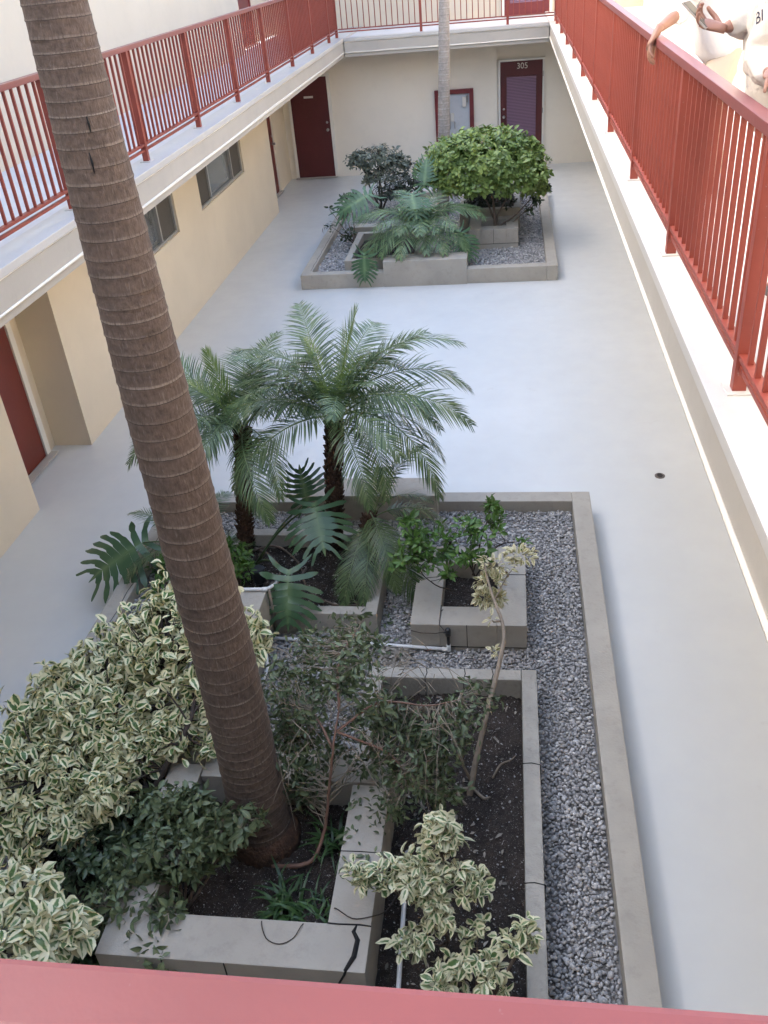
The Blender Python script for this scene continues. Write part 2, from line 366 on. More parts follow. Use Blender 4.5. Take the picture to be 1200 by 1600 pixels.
LEAF_V = [leaf_template(6, 0.5, 0.55, 0.35, 2.4, 0.35), leaf_template(6, 0.48, 0.25, 0.45, 2.2, -0.3), leaf_template(6, 0.52, 0.9, 0.2, 2.4, 0.25), leaf_template(6, 0.5, -0.25, 0.4, 2.0, -0.25)]
LEAF_SM = [leaf_template(4, 0.45, 0.2, 0.2), leaf_template(4, 0.5, 0.4, 0.1)]

def leaves(name, P, D, Nn, L, W, mat, parent=None, rnd=None, tmpl=LEAF):
    """one mesh of leaves at P, pointing along D with upper side Nn"""
    D = nrm(D); X = nrm(np.cross(D, Nn)); Z = np.cross(X, D); N = len(P)
    L = np.broadcast_to(L, N); W = np.broadcast_to(W, N)
    if rnd is None: rnd = RNG.random(N)
    pick = RNG.integers(0, len(tmpl), N); VV = []; FF = []; UU = []; RR = []; off = 0
    for k, (tv, tf, tu) in enumerate(tmpl):
        s = np.where(pick == k)[0]
        if not len(s): continue
        Mx = np.zeros((len(s), 3, 4)); Mx[:, :, 0] = X[s] * W[s, None]; Mx[:, :, 1] = D[s] * L[s, None]; Mx[:, :, 2] = Z[s] * L[s, None]; Mx[:, :, 3] = P[s]
        v, f = inst(tv, tf, Mx); VV.append(v); FF.append(f + off); off += len(v)
        UU.append(np.tile(tu, (len(s), 1))); RR.append(np.repeat(rnd[s], len(tv)))
    return arr_mesh(name, np.concatenate(VV), np.concatenate(FF), mat, np.concatenate(UU), np.concatenate(RR), True, parent)

def curve(p0, p1, sag=0.0, n=5, wob=0.0, rnd=random):
    p0, p1 = Vector(p0), Vector(p1); out = []
    for i in range(n + 1):
        t = i / n; p = p0.lerp(p1, t); p.z += sag * 4 * t * (1 - t)
        if 0 < i < n and wob: p += Vector((rnd.uniform(-wob, wob), rnd.uniform(-wob, wob), rnd.uniform(-wob, wob)))
        out.append(p)
    return out

def shrub(name, label, cat, base, blobs, mat, stem, L=0.08, W=0.04, ncl=100, nlf=7, tilt=(45, 85), droop=0.15, upw=0.5,
          shell=3.0, trunk=0.02, limbs=None, seed=1, group=None, twigs=True, flat_bottom=0.0, spread=0.01, tmpl=LEAF, extra=None, twig_mat=None, scat=0.0, ragged=0.12):
    """blobs: (x, y, z, rx, ry, rz); rosettes of leaves at twig ends over the outside of the blobs"""
    rs = np.random.default_rng(seed); rd = random.Random(seed)
    root = thing(name, label, cat, base, group)
    B = np.array([b[:6] for b in blobs], float); vol = (B[:, 3] * B[:, 4] * B[:, 5]) ** 0.67; pr = vol / vol.sum()
    pick = rs.choice(len(B), ncl * 3, p=pr); d = nrm(rs.normal(size=(ncl * 3, 3)))
    if flat_bottom: d[:, 2] = np.where(d[:, 2] < -flat_bottom, -flat_bottom * rs.random(len(d)), d[:, 2])
    rr = rs.random((ncl * 3, 1)) ** (1 / shell) * (1 + ragged * rs.normal(size=(ncl * 3, 1)))
    P = B[pick, :3] + d * B[pick, 3:6] * rr
    inside = np.zeros(len(P), bool)                                   # thin out what lies deep inside another blob
    for b in B: inside |= (((P - b[:3]) / b[3:6]) ** 2).sum(1) < 0.35
    keep = np.where(~inside)[0][:ncl]; P = P[keep]; pick = pick[keep]; d = d[keep]; n = len(P)
    axis = nrm(d / B[pick, 3:6] * B[pick, 3:6].mean(1, keepdims=True) * (1 - upw) + np.array([0, 0, upw]) + 0.25 * rs.normal(size=(n, 3)))
    k = np.arange(nlf); az = (k * 2.39996)[None] + rs.random((n, 1)) * 6.28 + rs.normal(size=(n, nlf)) * 0.3
    tl = np.radians(rs.uniform(tilt[0], tilt[1], (n, nlf)))
    u = nrm(np.cross(axis, rs.normal(size=(n, 3)))); v = np.cross(axis, u)
    D = axis[:, None] * np.cos(tl)[..., None] + (u[:, None] * np.cos(az)[..., None] + v[:, None] * np.sin(az)[..., None]) * np.sin(tl)[..., None]
    D[..., 2] -= droop * rs.random((n, nlf)); D = nrm(D)
    Nn = axis[:, None] + 0.25 * rs.normal(size=(n, nlf, 3))
    PP = P[:, None] + D * spread + axis[:, None] * rs.uniform(-1, 0.4, (n, nlf, 1)) * L * 0.6
    PP = PP + scat * rs.normal(size=PP.shape)
    ln = L * rs.uniform(0.65, 1.2, n * nlf); sc = rs.uniform(0.8, 1.15, n).repeat(nlf)
    base_r = rs.random(n).repeat(nlf); rnd = np.clip(base_r * 0.55 + rs.random(n * nlf) * 0.45, 0, 1)
    leaves('foliage', PP.reshape(-1, 3), D.reshape(-1, 3), Nn.reshape(-1, 3), ln * sc, ln * sc * W / L * rs.uniform(0.85, 1.15, n * nlf), mat, root, rnd, tmpl)
    m = MB()
    if limbs is None: limbs = [[base, tuple(B[i, :3])] for i in range(len(B))]
    ends = []
    for lm in limbs:
        pts = sm(lm, 5) if len(lm) > 2 else curve(lm[0], lm[1], 0.0, 5, trunk, rd)
        pts = [p + Vector((rd.uniform(-1, 1), rd.uniform(-1, 1), rd.uniform(-1, 1))) * trunk * 0.22 for p in pts]
        k_ = 1.0 if lm is limbs[0] or len(limbs[0]) == 2 else 0.6
        m.tube(pts, [k_ * trunk * (1 - 0.6 * i / (len(pts) - 1)) for i in range(len(pts))], 7); ends += pts[len(pts) // 3:]
    m.build('trunk', stem, root, True)
    if twigs:
        t = MB(); E = np.array([tuple(e) for e in ends])
        for i in range(n):
            j = np.argmin(((E - P[i]) ** 2).sum(1) * rs.uniform(0.6, 1.4, len(E)))
            t.tube(curve(E[j], P[i], 0.0, 3, 0.015, rd), [trunk * 0.28, trunk * 0.22, trunk * 0.16, 0.0015], 4, False)
        t.build('twigs', twig_mat or stem, root, True)
    return root

# ---------------------------------------------------------------- the courtyard: floor, wings, walkways
XL, XR, YW, YN = -4.523, 2.45, 20.395, -1.4                        # ground floor wall planes
XLB, XRB, YB, YNB = -3.228, 0.756, 19.397, 0.44                    # walkway edges
ZC, Z1, ZB, ZW = 2.80, 2.742, 2.531, 2.755                         # coping top, bead, lower flange, walkway floor
floor = MB(); floor.quad((-60, -60, 0), (60, -60, 0), (60, 60, 0), (-60, 60, 0))
tag(floor.build('courtyard_floor', MAT['floor']), kind='structure')

def wavy(p0, p1, n, amp, seed):
    rd = random.Random(seed); p0, p1 = Vector(p0), Vector(p1); out = []; ph = [rd.uniform(0, 6.28) for _ in range(4)]
    for i in range(n + 1):
        t = i / n; s = sum(math.sin(t * n * f / 6 + q) for f, q in zip((0.35, 0.8, 1.7, 3.1), ph)) / 4
        p = p0.lerp(p1, t); p.z += amp * s; out.append(p)
    return out
def walkway(root, x0, x1, y0, y1, edge, back):
    """deck slab, white coping strip, recessed fascia with two beads; edge = (axis, coordinate, outward sign)"""
    ax, c, sg = edge; ex = 0.0
    def slab(d0, d1, z0, z1, m):
        a, b = sorted((c + sg * d0, c + sg * d1))
        return m.box(a, b, y0, y1, z0, z1) if ax == 'x' else m.box(x0, x1, a, b, z0, z1)
    slab(-0.26, 0.0, Z1, ZC, MB()).build('coping', MAT['coping'], root, False, 0.006)
    f = MB(); slab(-0.26, -0.018, ZB + 0.012, Z1 - 0.001, f); slab(-0.26, -0.03, ZB - 0.065, ZB - 0.002, f); f.build('fascia', MAT['fascia'], root)
    d = MB()
    a, b = sorted((c - sg * 0.262, back)); (d.box(a, b, y0, y1, ZB - 0.06, ZW) if ax == 'x' else d.box(x0, x1, a, b, ZB - 0.06, ZW)); d.build('walkway_deck', MAT['walk'], root)
    t = MB(); slab(-0.05, -0.003, ZB, ZB + 0.010, t)
    for z, r, am, s in ((Z1 - 0.004, 0.0065, 0.006, 3), (ZB + 0.014, 0.0085, 0.010, 5)):
        off = c - sg * 0.012
        p0, p1 = ((off, y0, z), (off, y1, z)) if ax == 'x' else ((x0, off, z), (x1, off, z))
        t.tube(wavy(p0, p1, 90, am, s + int(10 * abs(c))), r, 6)
    t.build('bead_trim', MAT['trim'], root, True)

def door_leaf(root, kind, p, w_, h, face, mat, frame_mat, knob_side=1, frame=0.06, depth=0.045, extras=None):
    """face: 'x+' leaf faces +X (along Y), 'y-' leaf faces -Y (along X), 'x-' ; p = lower corner with the smaller coordinate"""
    x, y, z = p
    def bx(m, a0, a1, d0, d1, z0, z1):
        if face == 'x+': return m.box(x + d0, x + d1, y + a0, y + a1, z + z0, z + z1)
        if face == 'x-': return m.box(x - d1, x - d0, y + a0, y + a1, z + z0, z + z1)
        return m.box(x + a0, x + a1, y - d1, y - d0, z + z0, z + z1)
    leaf = bx(MB(), 0, w_, 0, depth, 0.012, h).build(kind, mat, root, False, 0.003)
    fr = MB(); bx(fr, -frame, -0.002, 0, depth + 0.02, 0, h + frame); bx(fr, w_ + 0.002, w_ + frame, 0, depth + 0.02, 0, h + frame); bx(fr, -0.002, w_ + 0.002, 0, depth + 0.02, h + 0.003, h + frame)
    fr.build('door_frame', frame_mat, leaf)
    th = bx(MB(), -frame, w_ + frame, depth + 0.021, depth + 0.10, 0.004, 0.018); th.build('threshold', MAT['fascia'], leaf)
    kx = w_ - 0.07 if knob_side > 0 else 0.07; hm = MB()
    def P3(a, d, zz): return (x + d, y + a, z + zz) if face == 'x+' else ((x - d, y + a, z + zz) if face == 'x-' else (x + a, y - d, z + zz))
    hm.tube([P3(kx, depth, 0.98), P3(kx, depth + 0.006, 0.98)], 0.032, 14); hm.tube([P3(kx, depth, 0.98), P3(kx, depth + 0.035, 0.98), P3(kx, depth + 0.045, 0.98), P3(kx, depth + 0.07, 0.98)], [0.011, 0.013, 0.028, 0.02], 12)
    hm.tube([P3(kx, depth, 1.13), P3(kx, depth + 0.014, 1.13)], 0.025, 14); hm.build('handle', MAT['steel'], leaf, True)
    return leaf, bx, P3
def text_mesh(name, s, size, mat, parent, mtx, extr=0.002):
    cu = bpy.data.curves.new(name, 'FONT'); cu.body = s; cu.size = size; cu.extrude = extr; cu.align_x = 'CENTER'; cu.align_y = 'CENTER'
    o = bpy.data.objects.new(name, cu); COL.objects.link(o); dg = bpy.context.evaluated_depsgraph_get()
    me = bpy.data.meshes.new_from_object(o.evaluated_get(dg)); bpy.data.objects.remove(o); me.transform(mtx); me.materials.clear(); me.materials.append(mat)
    return link(name, me, parent)

def window(root, y0, y1, z0, z1, x, first):
    f = MB(); d = 0.03
    f.box(x - 0.05, x + d, y0, y1, z0, z0 + 0.035).box(x - 0.05, x + d, y0, y1, z1 - 0.035, z1)
    f.box(x - 0.05, x + d, y0, y0 + 0.035, z0 + 0.036, z1 - 0.036).box(x - 0.05, x + d, y1 - 0.035, y1, z0 + 0.036, z1 - 0.036)
    a, b = (y0 + 0.62, y1 - 0.62)
    for q in (a, b): f.box(x - 0.05, x + d + 0.006, q - 0.02, q + 0.02, z0 + 0.036, z1 - 0.036)
    fr = f.build('window', MAT['alu'], root)
    MB().box(x - 0.01, x - 0.006, a + 0.021, b - 0.021, z0 + 0.036, z1 - 0.036).build('pane', MAT['glass'], fr)
    c = MB(); k = 26
    for i in range(k):
        ya = a + 0.02 + (b - a - 0.04) * i / k; yb = a + 0.02 + (b - a - 0.04) * (i + 1) / k; o = 0.012 * (i % 2)
        c.quad((x - 0.09 + o, ya, z0 + 0.03), (x - 0.09 + 0.012 - o, yb, z0 + 0.03), (x - 0.09 + 0.012 - o, yb, z1 - 0.03), (x - 0.09 + o, ya, z1 - 0.03))
    c.build('curtain', MAT['curtain'], fr)
    for p, q in ((y0 + 0.036, a - 0.021), (b + 0.021, y1 - 0.036)):
        MB().box(x + 0.004, x + 0.008, p, q, z0 + 0.036, z1 - 0.036).build('insect_screen', MAT['screen'], fr)
    q = MB(); q.box(x - 0.5, x - 0.49, y0 - 0.3, y1 + 0.3, z0 - 0.3, z1 + 0.3).box(x - 0.489, x - 0.17, y0 - 0.3, y1 + 0.3, z0 - 0.3, z0 - 0.29).box(x - 0.489, x - 0.17, y0 - 0.3, y1 + 0.3, z1 + 0.29, z1 + 0.3)
    q.box(x - 0.489, x - 0.17, y0 - 0.3, y0 - 0.29, z0 - 0.289, z1 + 0.289).box(x - 0.489, x - 0.17, y1 + 0.29, y1 + 0.3, z0 - 0.289, z1 + 0.289); q.build('blackout_box', MAT['black'], fr)  # black box added behind the window to stop light leaking through

# --- left wing
T = 0.25
LW = thing('apartment_wing', 'cream stucco apartment wing along the left side with sliding windows under its walkway', 'building', (XL, 10, 0))
def wall_y(m, x, y0, y1, z0, z1, holes=(), th=0.22, face=1):
    """wall in the plane x, thickness behind it, rectangular holes (y0,y1,z0,z1)"""
    xa, xb = (x - th, x) if face > 0 else (x, x + th)
    cur = y0
    for h in sorted(holes):
        m.box(xa, xb, cur, h[0], z0, z1)
        if h[2] > z0: m.box(xa, xb, h[0], h[1], z0, h[2])
        if h[3] < z1: m.box(xa, xb, h[0], h[1], h[3], z1)
        cur = h[1]
    m.box(xa, xb, cur, y1, z0, z1)
g = MB()
W1 = (9.45, 11.95, 1.20, 2.12); W2 = (13.04, 15.56, 1.20, 2.12)
wall_y(g, XL, YN, 6.735, 0, ZB - 0.06); wall_y(g, XL, 8.03, 17.55, 0, ZB - 0.06, (W1, W2))
g.box(-5.2, -4.95, 6.735, 8.03, 0, ZB - 0.06); g.box(-5.2, XL - 0.22, 6.5, 6.735, 0, ZB - 0.06); g.box(-5.2, XL - 0.22, 8.03, 8.25, 0, ZB - 0.06)
g.box(-5.2, XL - 0.22, 17.33, 17.55, 0, ZB - 0.06)
g.box(-5.1, -4.86, 17.55, 18.36, 0, ZB - 0.06); g.box(-5.1, -4.86, 19.28, 20.62, 0, ZB - 0.06); g.box(-5.1, -4.86, 18.36, 19.28, 2.06, ZB - 0.06); g.box(-5.2, -5.11, 18.3, 19.3, 0, ZB - 0.06)
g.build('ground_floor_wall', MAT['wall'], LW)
u = MB(); XU = -4.93
wall_y(u, XU, YN, 18.25, ZW, 8.1, ((9.0, 9.0, ZW, 8.1),)); wall_y(u, XU - 0.35, 18.25, 22.3, ZW, 8.1); u.box(XU - 0.57, XU - 0.22, 18.05, 18.25, ZW, 8.1)  # unseen height above the view added to keep the courtyard out of the sun
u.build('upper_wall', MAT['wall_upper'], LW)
MB().box(XU - 0.3, XU + 0.06, YN, 22.3, 8.1, 8.2).build('roof_edge', MAT['fascia'], LW)
walkway(LW, XU, XLB, YN, 22.0, ('x', XLB, 1), XU - 0.2)
for wn in (W1, W2): window(LW, *wn[:2], wn[2], wn[3], XL - 0.06, wn is W1)
d, bx, P3 = door_leaf(LW, 'door', (-4.95, 6.80, 0.03), 0.93, 2.03, 'x+', MAT['door_bright'], MAT['white_frame'], -1, 0.085); d['label'] = 'brick red door with white frame in the near recess'
d, bx, P3 = door_leaf(LW, 'door', (-4.93, 18.42, 0.01), 0.80, 2.0, 'x+', MAT['door_bright'], MAT['wall_back'], 1, 0.05); d['label'] = 'narrow brown red door in the far recess'
d, bx, P3 = door_leaf(LW, 'door', (XU - 0.35, 19.3, ZW), 0.9, 2.03, 'x+', MAT['frame_red'], MAT['frame_red'], 1, 0.08); d['label'] = 'red door on the upper walkway'

# --- far wing
BW = thing('apartment_wing', 'pale cream apartment wing across the far end with red doors and a framed panel', 'building', (-1.2, YW, 0))
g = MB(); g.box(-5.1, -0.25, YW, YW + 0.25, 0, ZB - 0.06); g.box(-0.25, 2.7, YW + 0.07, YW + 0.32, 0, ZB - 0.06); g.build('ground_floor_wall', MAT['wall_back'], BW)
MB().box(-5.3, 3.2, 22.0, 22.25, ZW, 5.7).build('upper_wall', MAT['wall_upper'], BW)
MB().box(-5.3, 3.2, 21.9, 22.3, 5.71, 5.81).build('roof_edge', MAT['fascia'], BW)
walkway(BW, XLB, XRB, YB, 22.0, ('y', YB, -1), 22.0)
d, bx, P3 = door_leaf(BW, 'door', (-4.66, YW - 0.001, 0.015), 0.82, 2.03, 'y-', MAT['door'], MAT['white_frame'], 1, 0.06); d['label'] = 'dark red flush door with a small plate'
pm = bx(MB(), 0.30, 0.50, 0.046, 0.052, 1.63, 1.67).build('name_plate', MAT['plate'], d)
d, bx, P3 = door_leaf(BW, 'door', (-0.185, YW + 0.069, 0.03), 0.865, 2.03, 'y-', MAT['door'], MAT['white_frame'], -1, 0.04); d['label'] = 'dark red door numbered 305 with a mauve blind behind its glass'
bx(MB(), 0.13, 0.735, 0.046, 0.053, 0.12, 1.74).build('door_glass', MAT['blinds'], d)
st = MB(); bx(st, 0.115, 0.13, 0.046, 0.058, 0.105, 1.755); bx(st, 0.735, 0.75, 0.046, 0.058, 0.105, 1.755); bx(st, 0.13, 0.735, 0.046, 0.058, 1.74, 1.755); bx(st, 0.13, 0.735, 0.046, 0.058, 0.105, 0.12); st.build('glazing_bead', MAT['door'], d)
for q in (0.3, 1.05, 1.75): MB().tube([(-0.185 + 0.865 + 0.012, YW + 0.005, q), (-0.185 + 0.865 + 0.012, YW + 0.005, q + 0.10)], 0.009, 8).build('hinge', MAT['steel'], d)
text_mesh('door_number', '305', 0.155, MAT['num'], d, Matrix.Translation((0.265, YW + 0.018, 1.965)) @ Matrix.Rotation(R(90), 4, 'X'))
# framed service panel
pn = MB().box(-1.47, -0.83, YW - 0.035, YW, 0.28, 1.53).build('service_hatch', MAT['panel'], BW, False, 0.004); pn['label'] = 'pale grey hatch in a dark red frame'
fr = MB(); fr.box(-1.56, -1.47, YW - 0.07, YW, 0.2, 1.62); fr.box(-0.83, -0.745, YW - 0.07, YW, 0.2, 1.62); fr.box(-1.468, -0.832, YW - 0.07, YW, 1.532, 1.618); fr.box(-1.468, -0.832, YW - 0.07, YW, 0.202, 0.278); fr.build('hatch_frame', MAT['frame_red'], pn, False, 0.004)
h = MB(); h.box(-1.24, -1.16, YW - 0.075, YW - 0.036, 1.00, 1.16); h.build('lock_box', MAT['plate'], pn, False, 0.006)
h = MB(); h.tube([(-1.25, YW - 0.07, 0.86), (-1.25, YW - 0.10, 0.90), (-1.25, YW - 0.10, 1.12), (-1.25, YW - 0.07, 1.17)], 0.012, 8); h.tube([(-1.15, YW - 0.07, 0.86), (-1.15, YW - 0.10, 0.90), (-1.15, YW - 0.10, 1.0)], 0.01, 8); h.build('handle', MAT['steel'], pn, True)
h = MB(); h.box(-0.98, -0.90, YW - 0.09, YW - 0.036, 1.28, 1.47); h.build('alarm_sensor', MAT['plate'], pn, False, 0.008)
h = MB(); h.box(-0.895, -0.86, YW - 0.08, YW - 0.036, 1.36, 1.5); h.build('door_closer', MAT['steel'], pn, False, 0.004)
d, bx, P3 = door_leaf(BW, 'door', (-0.10, 22.0, ZW), 0.95, 2.03, 'y-', MAT['frame_red'], MAT['white_frame'], -1, 0.06); d['label'] = 'red half glazed door on the upper walkway'
bx(MB(), 0.12, 0.83, 0.046, 0.055, 0.25, 1.75).build('door_glass', MAT['blinds'], d)
wl = thing('wall_lantern', 'small dark wall lantern at the far left corner of the upper walkway', 'lantern', (-3.83, 21.9, 3.3))
MB().box(-3.87, -3.79, 21.97, 22.0, 3.25, 3.45).build('back_plate', MAT['black'], wl); MB().tube([(-3.83, 21.91, 3.2), (-3.83, 21.91, 3.23), (-3.83, 21.91, 3.42), (-3.83, 21.91, 3.5)], [0.03, 0.06, 0.075, 0.015], 8).build('lamp_shade', MAT['drain'], wl)
MB().tube([(-3.83, 21.98, 3.42), (-3.83, 21.91, 3.47)], 0.012, 6).build('bracket', MAT['black'], wl)

# --- right wing
RW = thing('apartment_wing', 'sunlit white cream apartment wing along the right side behind the people', 'building', (XR, 10, 0))
g = MB(); wall_y(g, XR - 0.3, YN, 20.4, 0, ZB - 0.06, (), 0.22, -1); g.build('ground_floor_wall', MAT['wall_back'], RW)
u = MB(); wall_y(u, XR, YN, 19.0, ZW, 5.7, (), 0.22, -1); wall_y(u, XR + 0.35, 19.0, 22.2, ZW, 5.7, (), 0.22, -1); u.box(XR + 0.22, XR + 0.57, 18.8, 19.0, ZW, 5.7); u.build('upper_wall', MAT['wall_upper'], RW)
MB().box(XR - 0.06, XR + 0.3, YN, 22.2, 5.7, 5.8).build('roof_edge', MAT['fascia'], RW)
walkway(RW, XRB, XR, YN, 22.0, ('x', XRB, -1), XR + 0.5)
# --- wing under the camera
NW = thing('apartment_wing', 'cream apartment wing under the railing at the bottom of the view', 'building', (-1.2, YN, 0))
MB().box(-5.1, 2.7, YN - 0.25, YN, 0, ZB - 0.06).build('ground_floor_wall', MAT['wall_back'], NW)
MB().box(-5.3, 2.7, YN - 0.25, YN, ZW, 7.0).build('upper_wall', MAT['wall_upper'], NW)  # unseen wall behind the camera, raised to cut sky light on the near side
walkway(NW, XLB, XRB, YN, YNB, ('y', YNB, 1), YN)

# ---------------------------------------------------------------- railings
def railing(label, axis, c, a0, a1, posts, inward, npost_first=None, cap_w=0.06):
    """flat-bar railing; axis 'y' runs along Y at x = c. Cap on top, two lower rails, square balusters"""
    root = thing('balcony_railing', label, 'railing', (c, (a0 + a1) / 2, ZC) if axis == 'y' else ((a0 + a1) / 2, c, ZC))
    rd = random.Random(int(abs(c) * 100))
    def bx(m, u0, u1, w0, w1, z0, z1): return m.box(c + w0, c + w1, u0, u1, z0, z1) if axis == 'y' else m.box(u0, u1, c + w0, c + w1, z0, z1)
    top = 3.765
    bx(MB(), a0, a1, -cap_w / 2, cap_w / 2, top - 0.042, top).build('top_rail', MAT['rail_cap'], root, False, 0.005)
    bx(MB(), a0, a1, -0.021, 0.021, 2.938, 2.958).build('bottom_rail', MAT['rail'], root, False, 0.002)
    bx(MB(), a0, a1, -0.012, 0.012, 2.890, 2.912).build('lower_bar', MAT['rail'], root, False, 0.002)
    pm = bm_ = None
    cols = []
    def place(me, name, u):
        o = bpy.data.objects.new(name, me); COL.objects.link(o); o.parent = root
        o.location = (Vector((c, u, 0)) if axis == 'y' else Vector((u, c, 0))) - root.location
        o.rotation_euler = (0, 0, rd.uniform(-0.02, 0.02)); return o
    def proto(nm, hw, hd, z0, z1):
        m = MB(); (m.box(-hd, hd, -hw, hw, z0, z1) if axis == 'y' else m.box(-hw, hw, -hd, hd, z0, z1))
        o = m.build(nm, MAT['rail'], None, False, 0.002); me = o.data; bpy.data.objects.remove(o); return me
    pme = proto('post', 0.024, 0.026, ZC + 0.001, top - 0.04); bme = proto('baluster', 0.0082, 0.0105, 2.957, top - 0.04)
    for p in posts: place(pme, 'post', p)
    fm = MB().box(-0.05, 0.05, -0.055, 0.055, ZC - 0.001, ZC + 0.006).build('base_plate', MAT['coping'], None, False, 0.002); fme = fm.data; bpy.data.objects.remove(fm)
    for p in posts: place(fme, 'base_plate', p)
    pos = []
    sp = sorted(posts); ext = [sp[0] - (sp[1] - sp[0])] + sp + [sp[-1] + (sp[1] - sp[0])]
    for p, q in zip(ext[:-1], ext[1:]):
        for k in range(1, 15):
            u = p + (q - p) * k / 15
            if a0 < u < a1: pos.append(u)
    pos.sort(key=lambda u: math.hypot(u - 0, c) if axis == 'y' else abs(u))
    if axis == 'y': pos = [u for u in pos if u > 1.0] + [u for u in pos if u <= 1.0]
    for u in pos[:100]: place(bme, 'baluster', u)
    if len(pos) > 100:
        m = MB()
        for u in pos[100:]: bx(m, u - 0.0082, u + 0.0082, -0.0105, 0.0105, 2.957, top - 0.04)
        tag(m.build('balusters', MAT['rail'], root), kind='stuff')
    return root
LP = [5.045 + 1.695 * i for i in range(-2, 9)] + [19.52 - 0.02]
LP = [p for p in LP if p < 19.3] + [19.52]
railing('long red balcony railing on the left walkway, behind the leaning palm trunk', 'y', XLB - 0.147, 0.36, 19.55, LP, -1)
RP = [3.27 + 1.735 * i for i in range(-1, 10)]; RP = [p for p in RP if p < 19.3] + [19.52]
railing('long red balcony railing on the right walkway where two people lean', 'y', XRB + 0.121, 0.36, 19.55, RP, 1)
railing('short red balcony railing across the far end above the white panel', 'x', YB + 0.13, XLB - 0.11, XRB + 0.09, [-1.70, -0.03], 1)
railing('red balcony railing close below the camera along the bottom edge', 'x', 0.305, XLB - 0.11, XRB + 0.09, [-2.6, -0.95, 0.70], -1, cap_w=0.05)

# ---------------------------------------------------------------- planters
HK = 0.22
def rough_box(m, x0, x1, y0, y1, z0, z1): return m.box(x0, x1, y0, y1, z0, z1)
def border(root_label, x0, x1, y0, y1, t, raised, group):
    r = thing('planter_border', root_label, 'planter border', ((x0 + x1) / 2, (y0 + y1) / 2, 0), group)
    for a, b in ((x0, x0 + t), (x1 - t, x1)): MB().box(a, b, y0, y1, 0, HK).build('side_kerb', MAT['kerb'], r, False, 0.010)
    for a, b in ((y0, y0 + t), (y1 - t, y1)): MB().box(x0 + t, x1 - t, a, b, 0, HK).build('end_kerb', MAT['kerb'], r, False, 0.010)
    a, b, c, d, z = raised; MB().box(a, b, c, d, -0.01, z).build('raised_block', MAT['kerb'], r, False, 0.008)
    c = MB()
    c.tube([(x0 + 0.8 * t + 0.006 * math.sin(i * 1.7), y0 + 0.2 + 0.1 * i, HK) for i in range(int((y1 - y0 - 0.4) / 0.1))], 0.003, 4)
    c.build('joint_crack', MAT['slot'], r)
    return r
border('grey kerb around the near gravel planting bed, with a raised block at its far side', -3.115, 0.683, 1.0, 6.667, 0.155, (-1.80, -0.62, 6.385, 6.685, 0.36), None)
border('grey kerb around the far gravel planting bed, with a raised block at its front', -3.13, 0.69, 12.86, 17.75, 0.155, (-1.86, -0.62, 12.845, 13.19, 0.38), None)
GZ = 0.115
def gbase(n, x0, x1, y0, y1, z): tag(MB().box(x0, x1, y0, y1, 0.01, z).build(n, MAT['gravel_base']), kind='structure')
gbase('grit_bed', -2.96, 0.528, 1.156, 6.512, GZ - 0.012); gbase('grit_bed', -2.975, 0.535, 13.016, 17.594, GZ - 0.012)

# right-hand bed with dark soil
RB = thing('bed_wall', 'low weathered wall around the dark soil bed on the right', 'garden wall', (-0.24, 3.1, 0))
m = MB(); m.box(0.072, 0.168, 1.2, 4.30, 0.05, 0.335); m.build('side_wall', MAT['kerb_old'], RB, False, 0.012)
m = MB(); m.box(-0.92, 0.0715, 4.205, 4.30, 0.05, 0.333); m.build('back_wall', MAT['kerb_old'], RB, False, 0.012)
m = MB(); m.box(-0.92, -0.83, 3.43, 4.204, 0.05, 0.325); m.build('inner_wall', MAT['kerb_old'], RB, False, 0.010)
c = MB()
for y in (1.9, 2.75, 3.52): c.tube([(0.068, y, 0.335), (0.12, y + 0.006, 0.3365), (0.172, y - 0.004, 0.335), (0.172, y, 0.1)], 0.003, 4)
for x in (-0.55, -0.12, -0.30): c.tube([(x, 4.20, 0.06), (x, 4.20, 0.333), (x + 0.01, 4.25, 0.3345), (x, 4.302, 0.333)], 0.003, 4)
c.build('joint', MAT['slot'], RB)
def soil(name, x0, x1, y0, y1, z, amp=0.02, n=40):
    V = []; Fq = []
    for j in range(n + 1):
        for i in range(n + 1):
            a = x0 + (x1 - x0) * i / n; b = y0 + (y1 - y0) * j / n
            V.append((a, b, z + amp * (math.sin(a * 9 + 1) * math.sin(b * 7) + 0.5 * math.sin(a * 23 + b * 17) + RNG.normal() * 0.35)))
    for j in range(n):
        for i in range(n):
            q = j * (n + 1) + i; Fq.append((q, q + 1, q + n + 2, q + n + 1))
    return tag(arr_mesh(name, V, Fq, MAT['soil']), kind='structure')
soil('soil', -0.655, 0.075, 1.2, 4.21, 0.19); soil('soil', -0.835, -0.60, 3.40, 4.21, 0.17)

# square block planter round the tall palm
SQ = thing('square_planter', 'cracked grey block planter around the foot of the tall palm', 'planter', (-1.28, 2.8, 0))
m = MB(); m.box(-1.925, -0.645, 2.13, 2.355, 0.05, 0.52); m.build('front_wall', MAT['kerb'], SQ, False, 0.006)
m = MB(); m.box(-0.855, -0.648, 2.357, 3.17, 0.05, 0.517); m.build('side_wall', MAT['kerb'], SQ, False, 0.006)
m = MB(); m.box(-1.925, -1.735, 2.357, 3.27, 0.05, 0.515); m.build('side_wall', MAT['kerb'], SQ, False, 0.006)
m = MB(); m.box(-1.733, -0.648, 3.20, 3.42, 0.05, 0.500); m.build('back_wall', MAT['kerb'], SQ, False, 0.006)
MB().tube([(-0.855, 2.3555, 0.5205), (-0.80, 2.353, 0.5215), (-0.70, 2.357, 0.5215), (-0.645, 2.352, 0.5205)], 0.004, 4).build('crack', MAT['slot'], SQ)
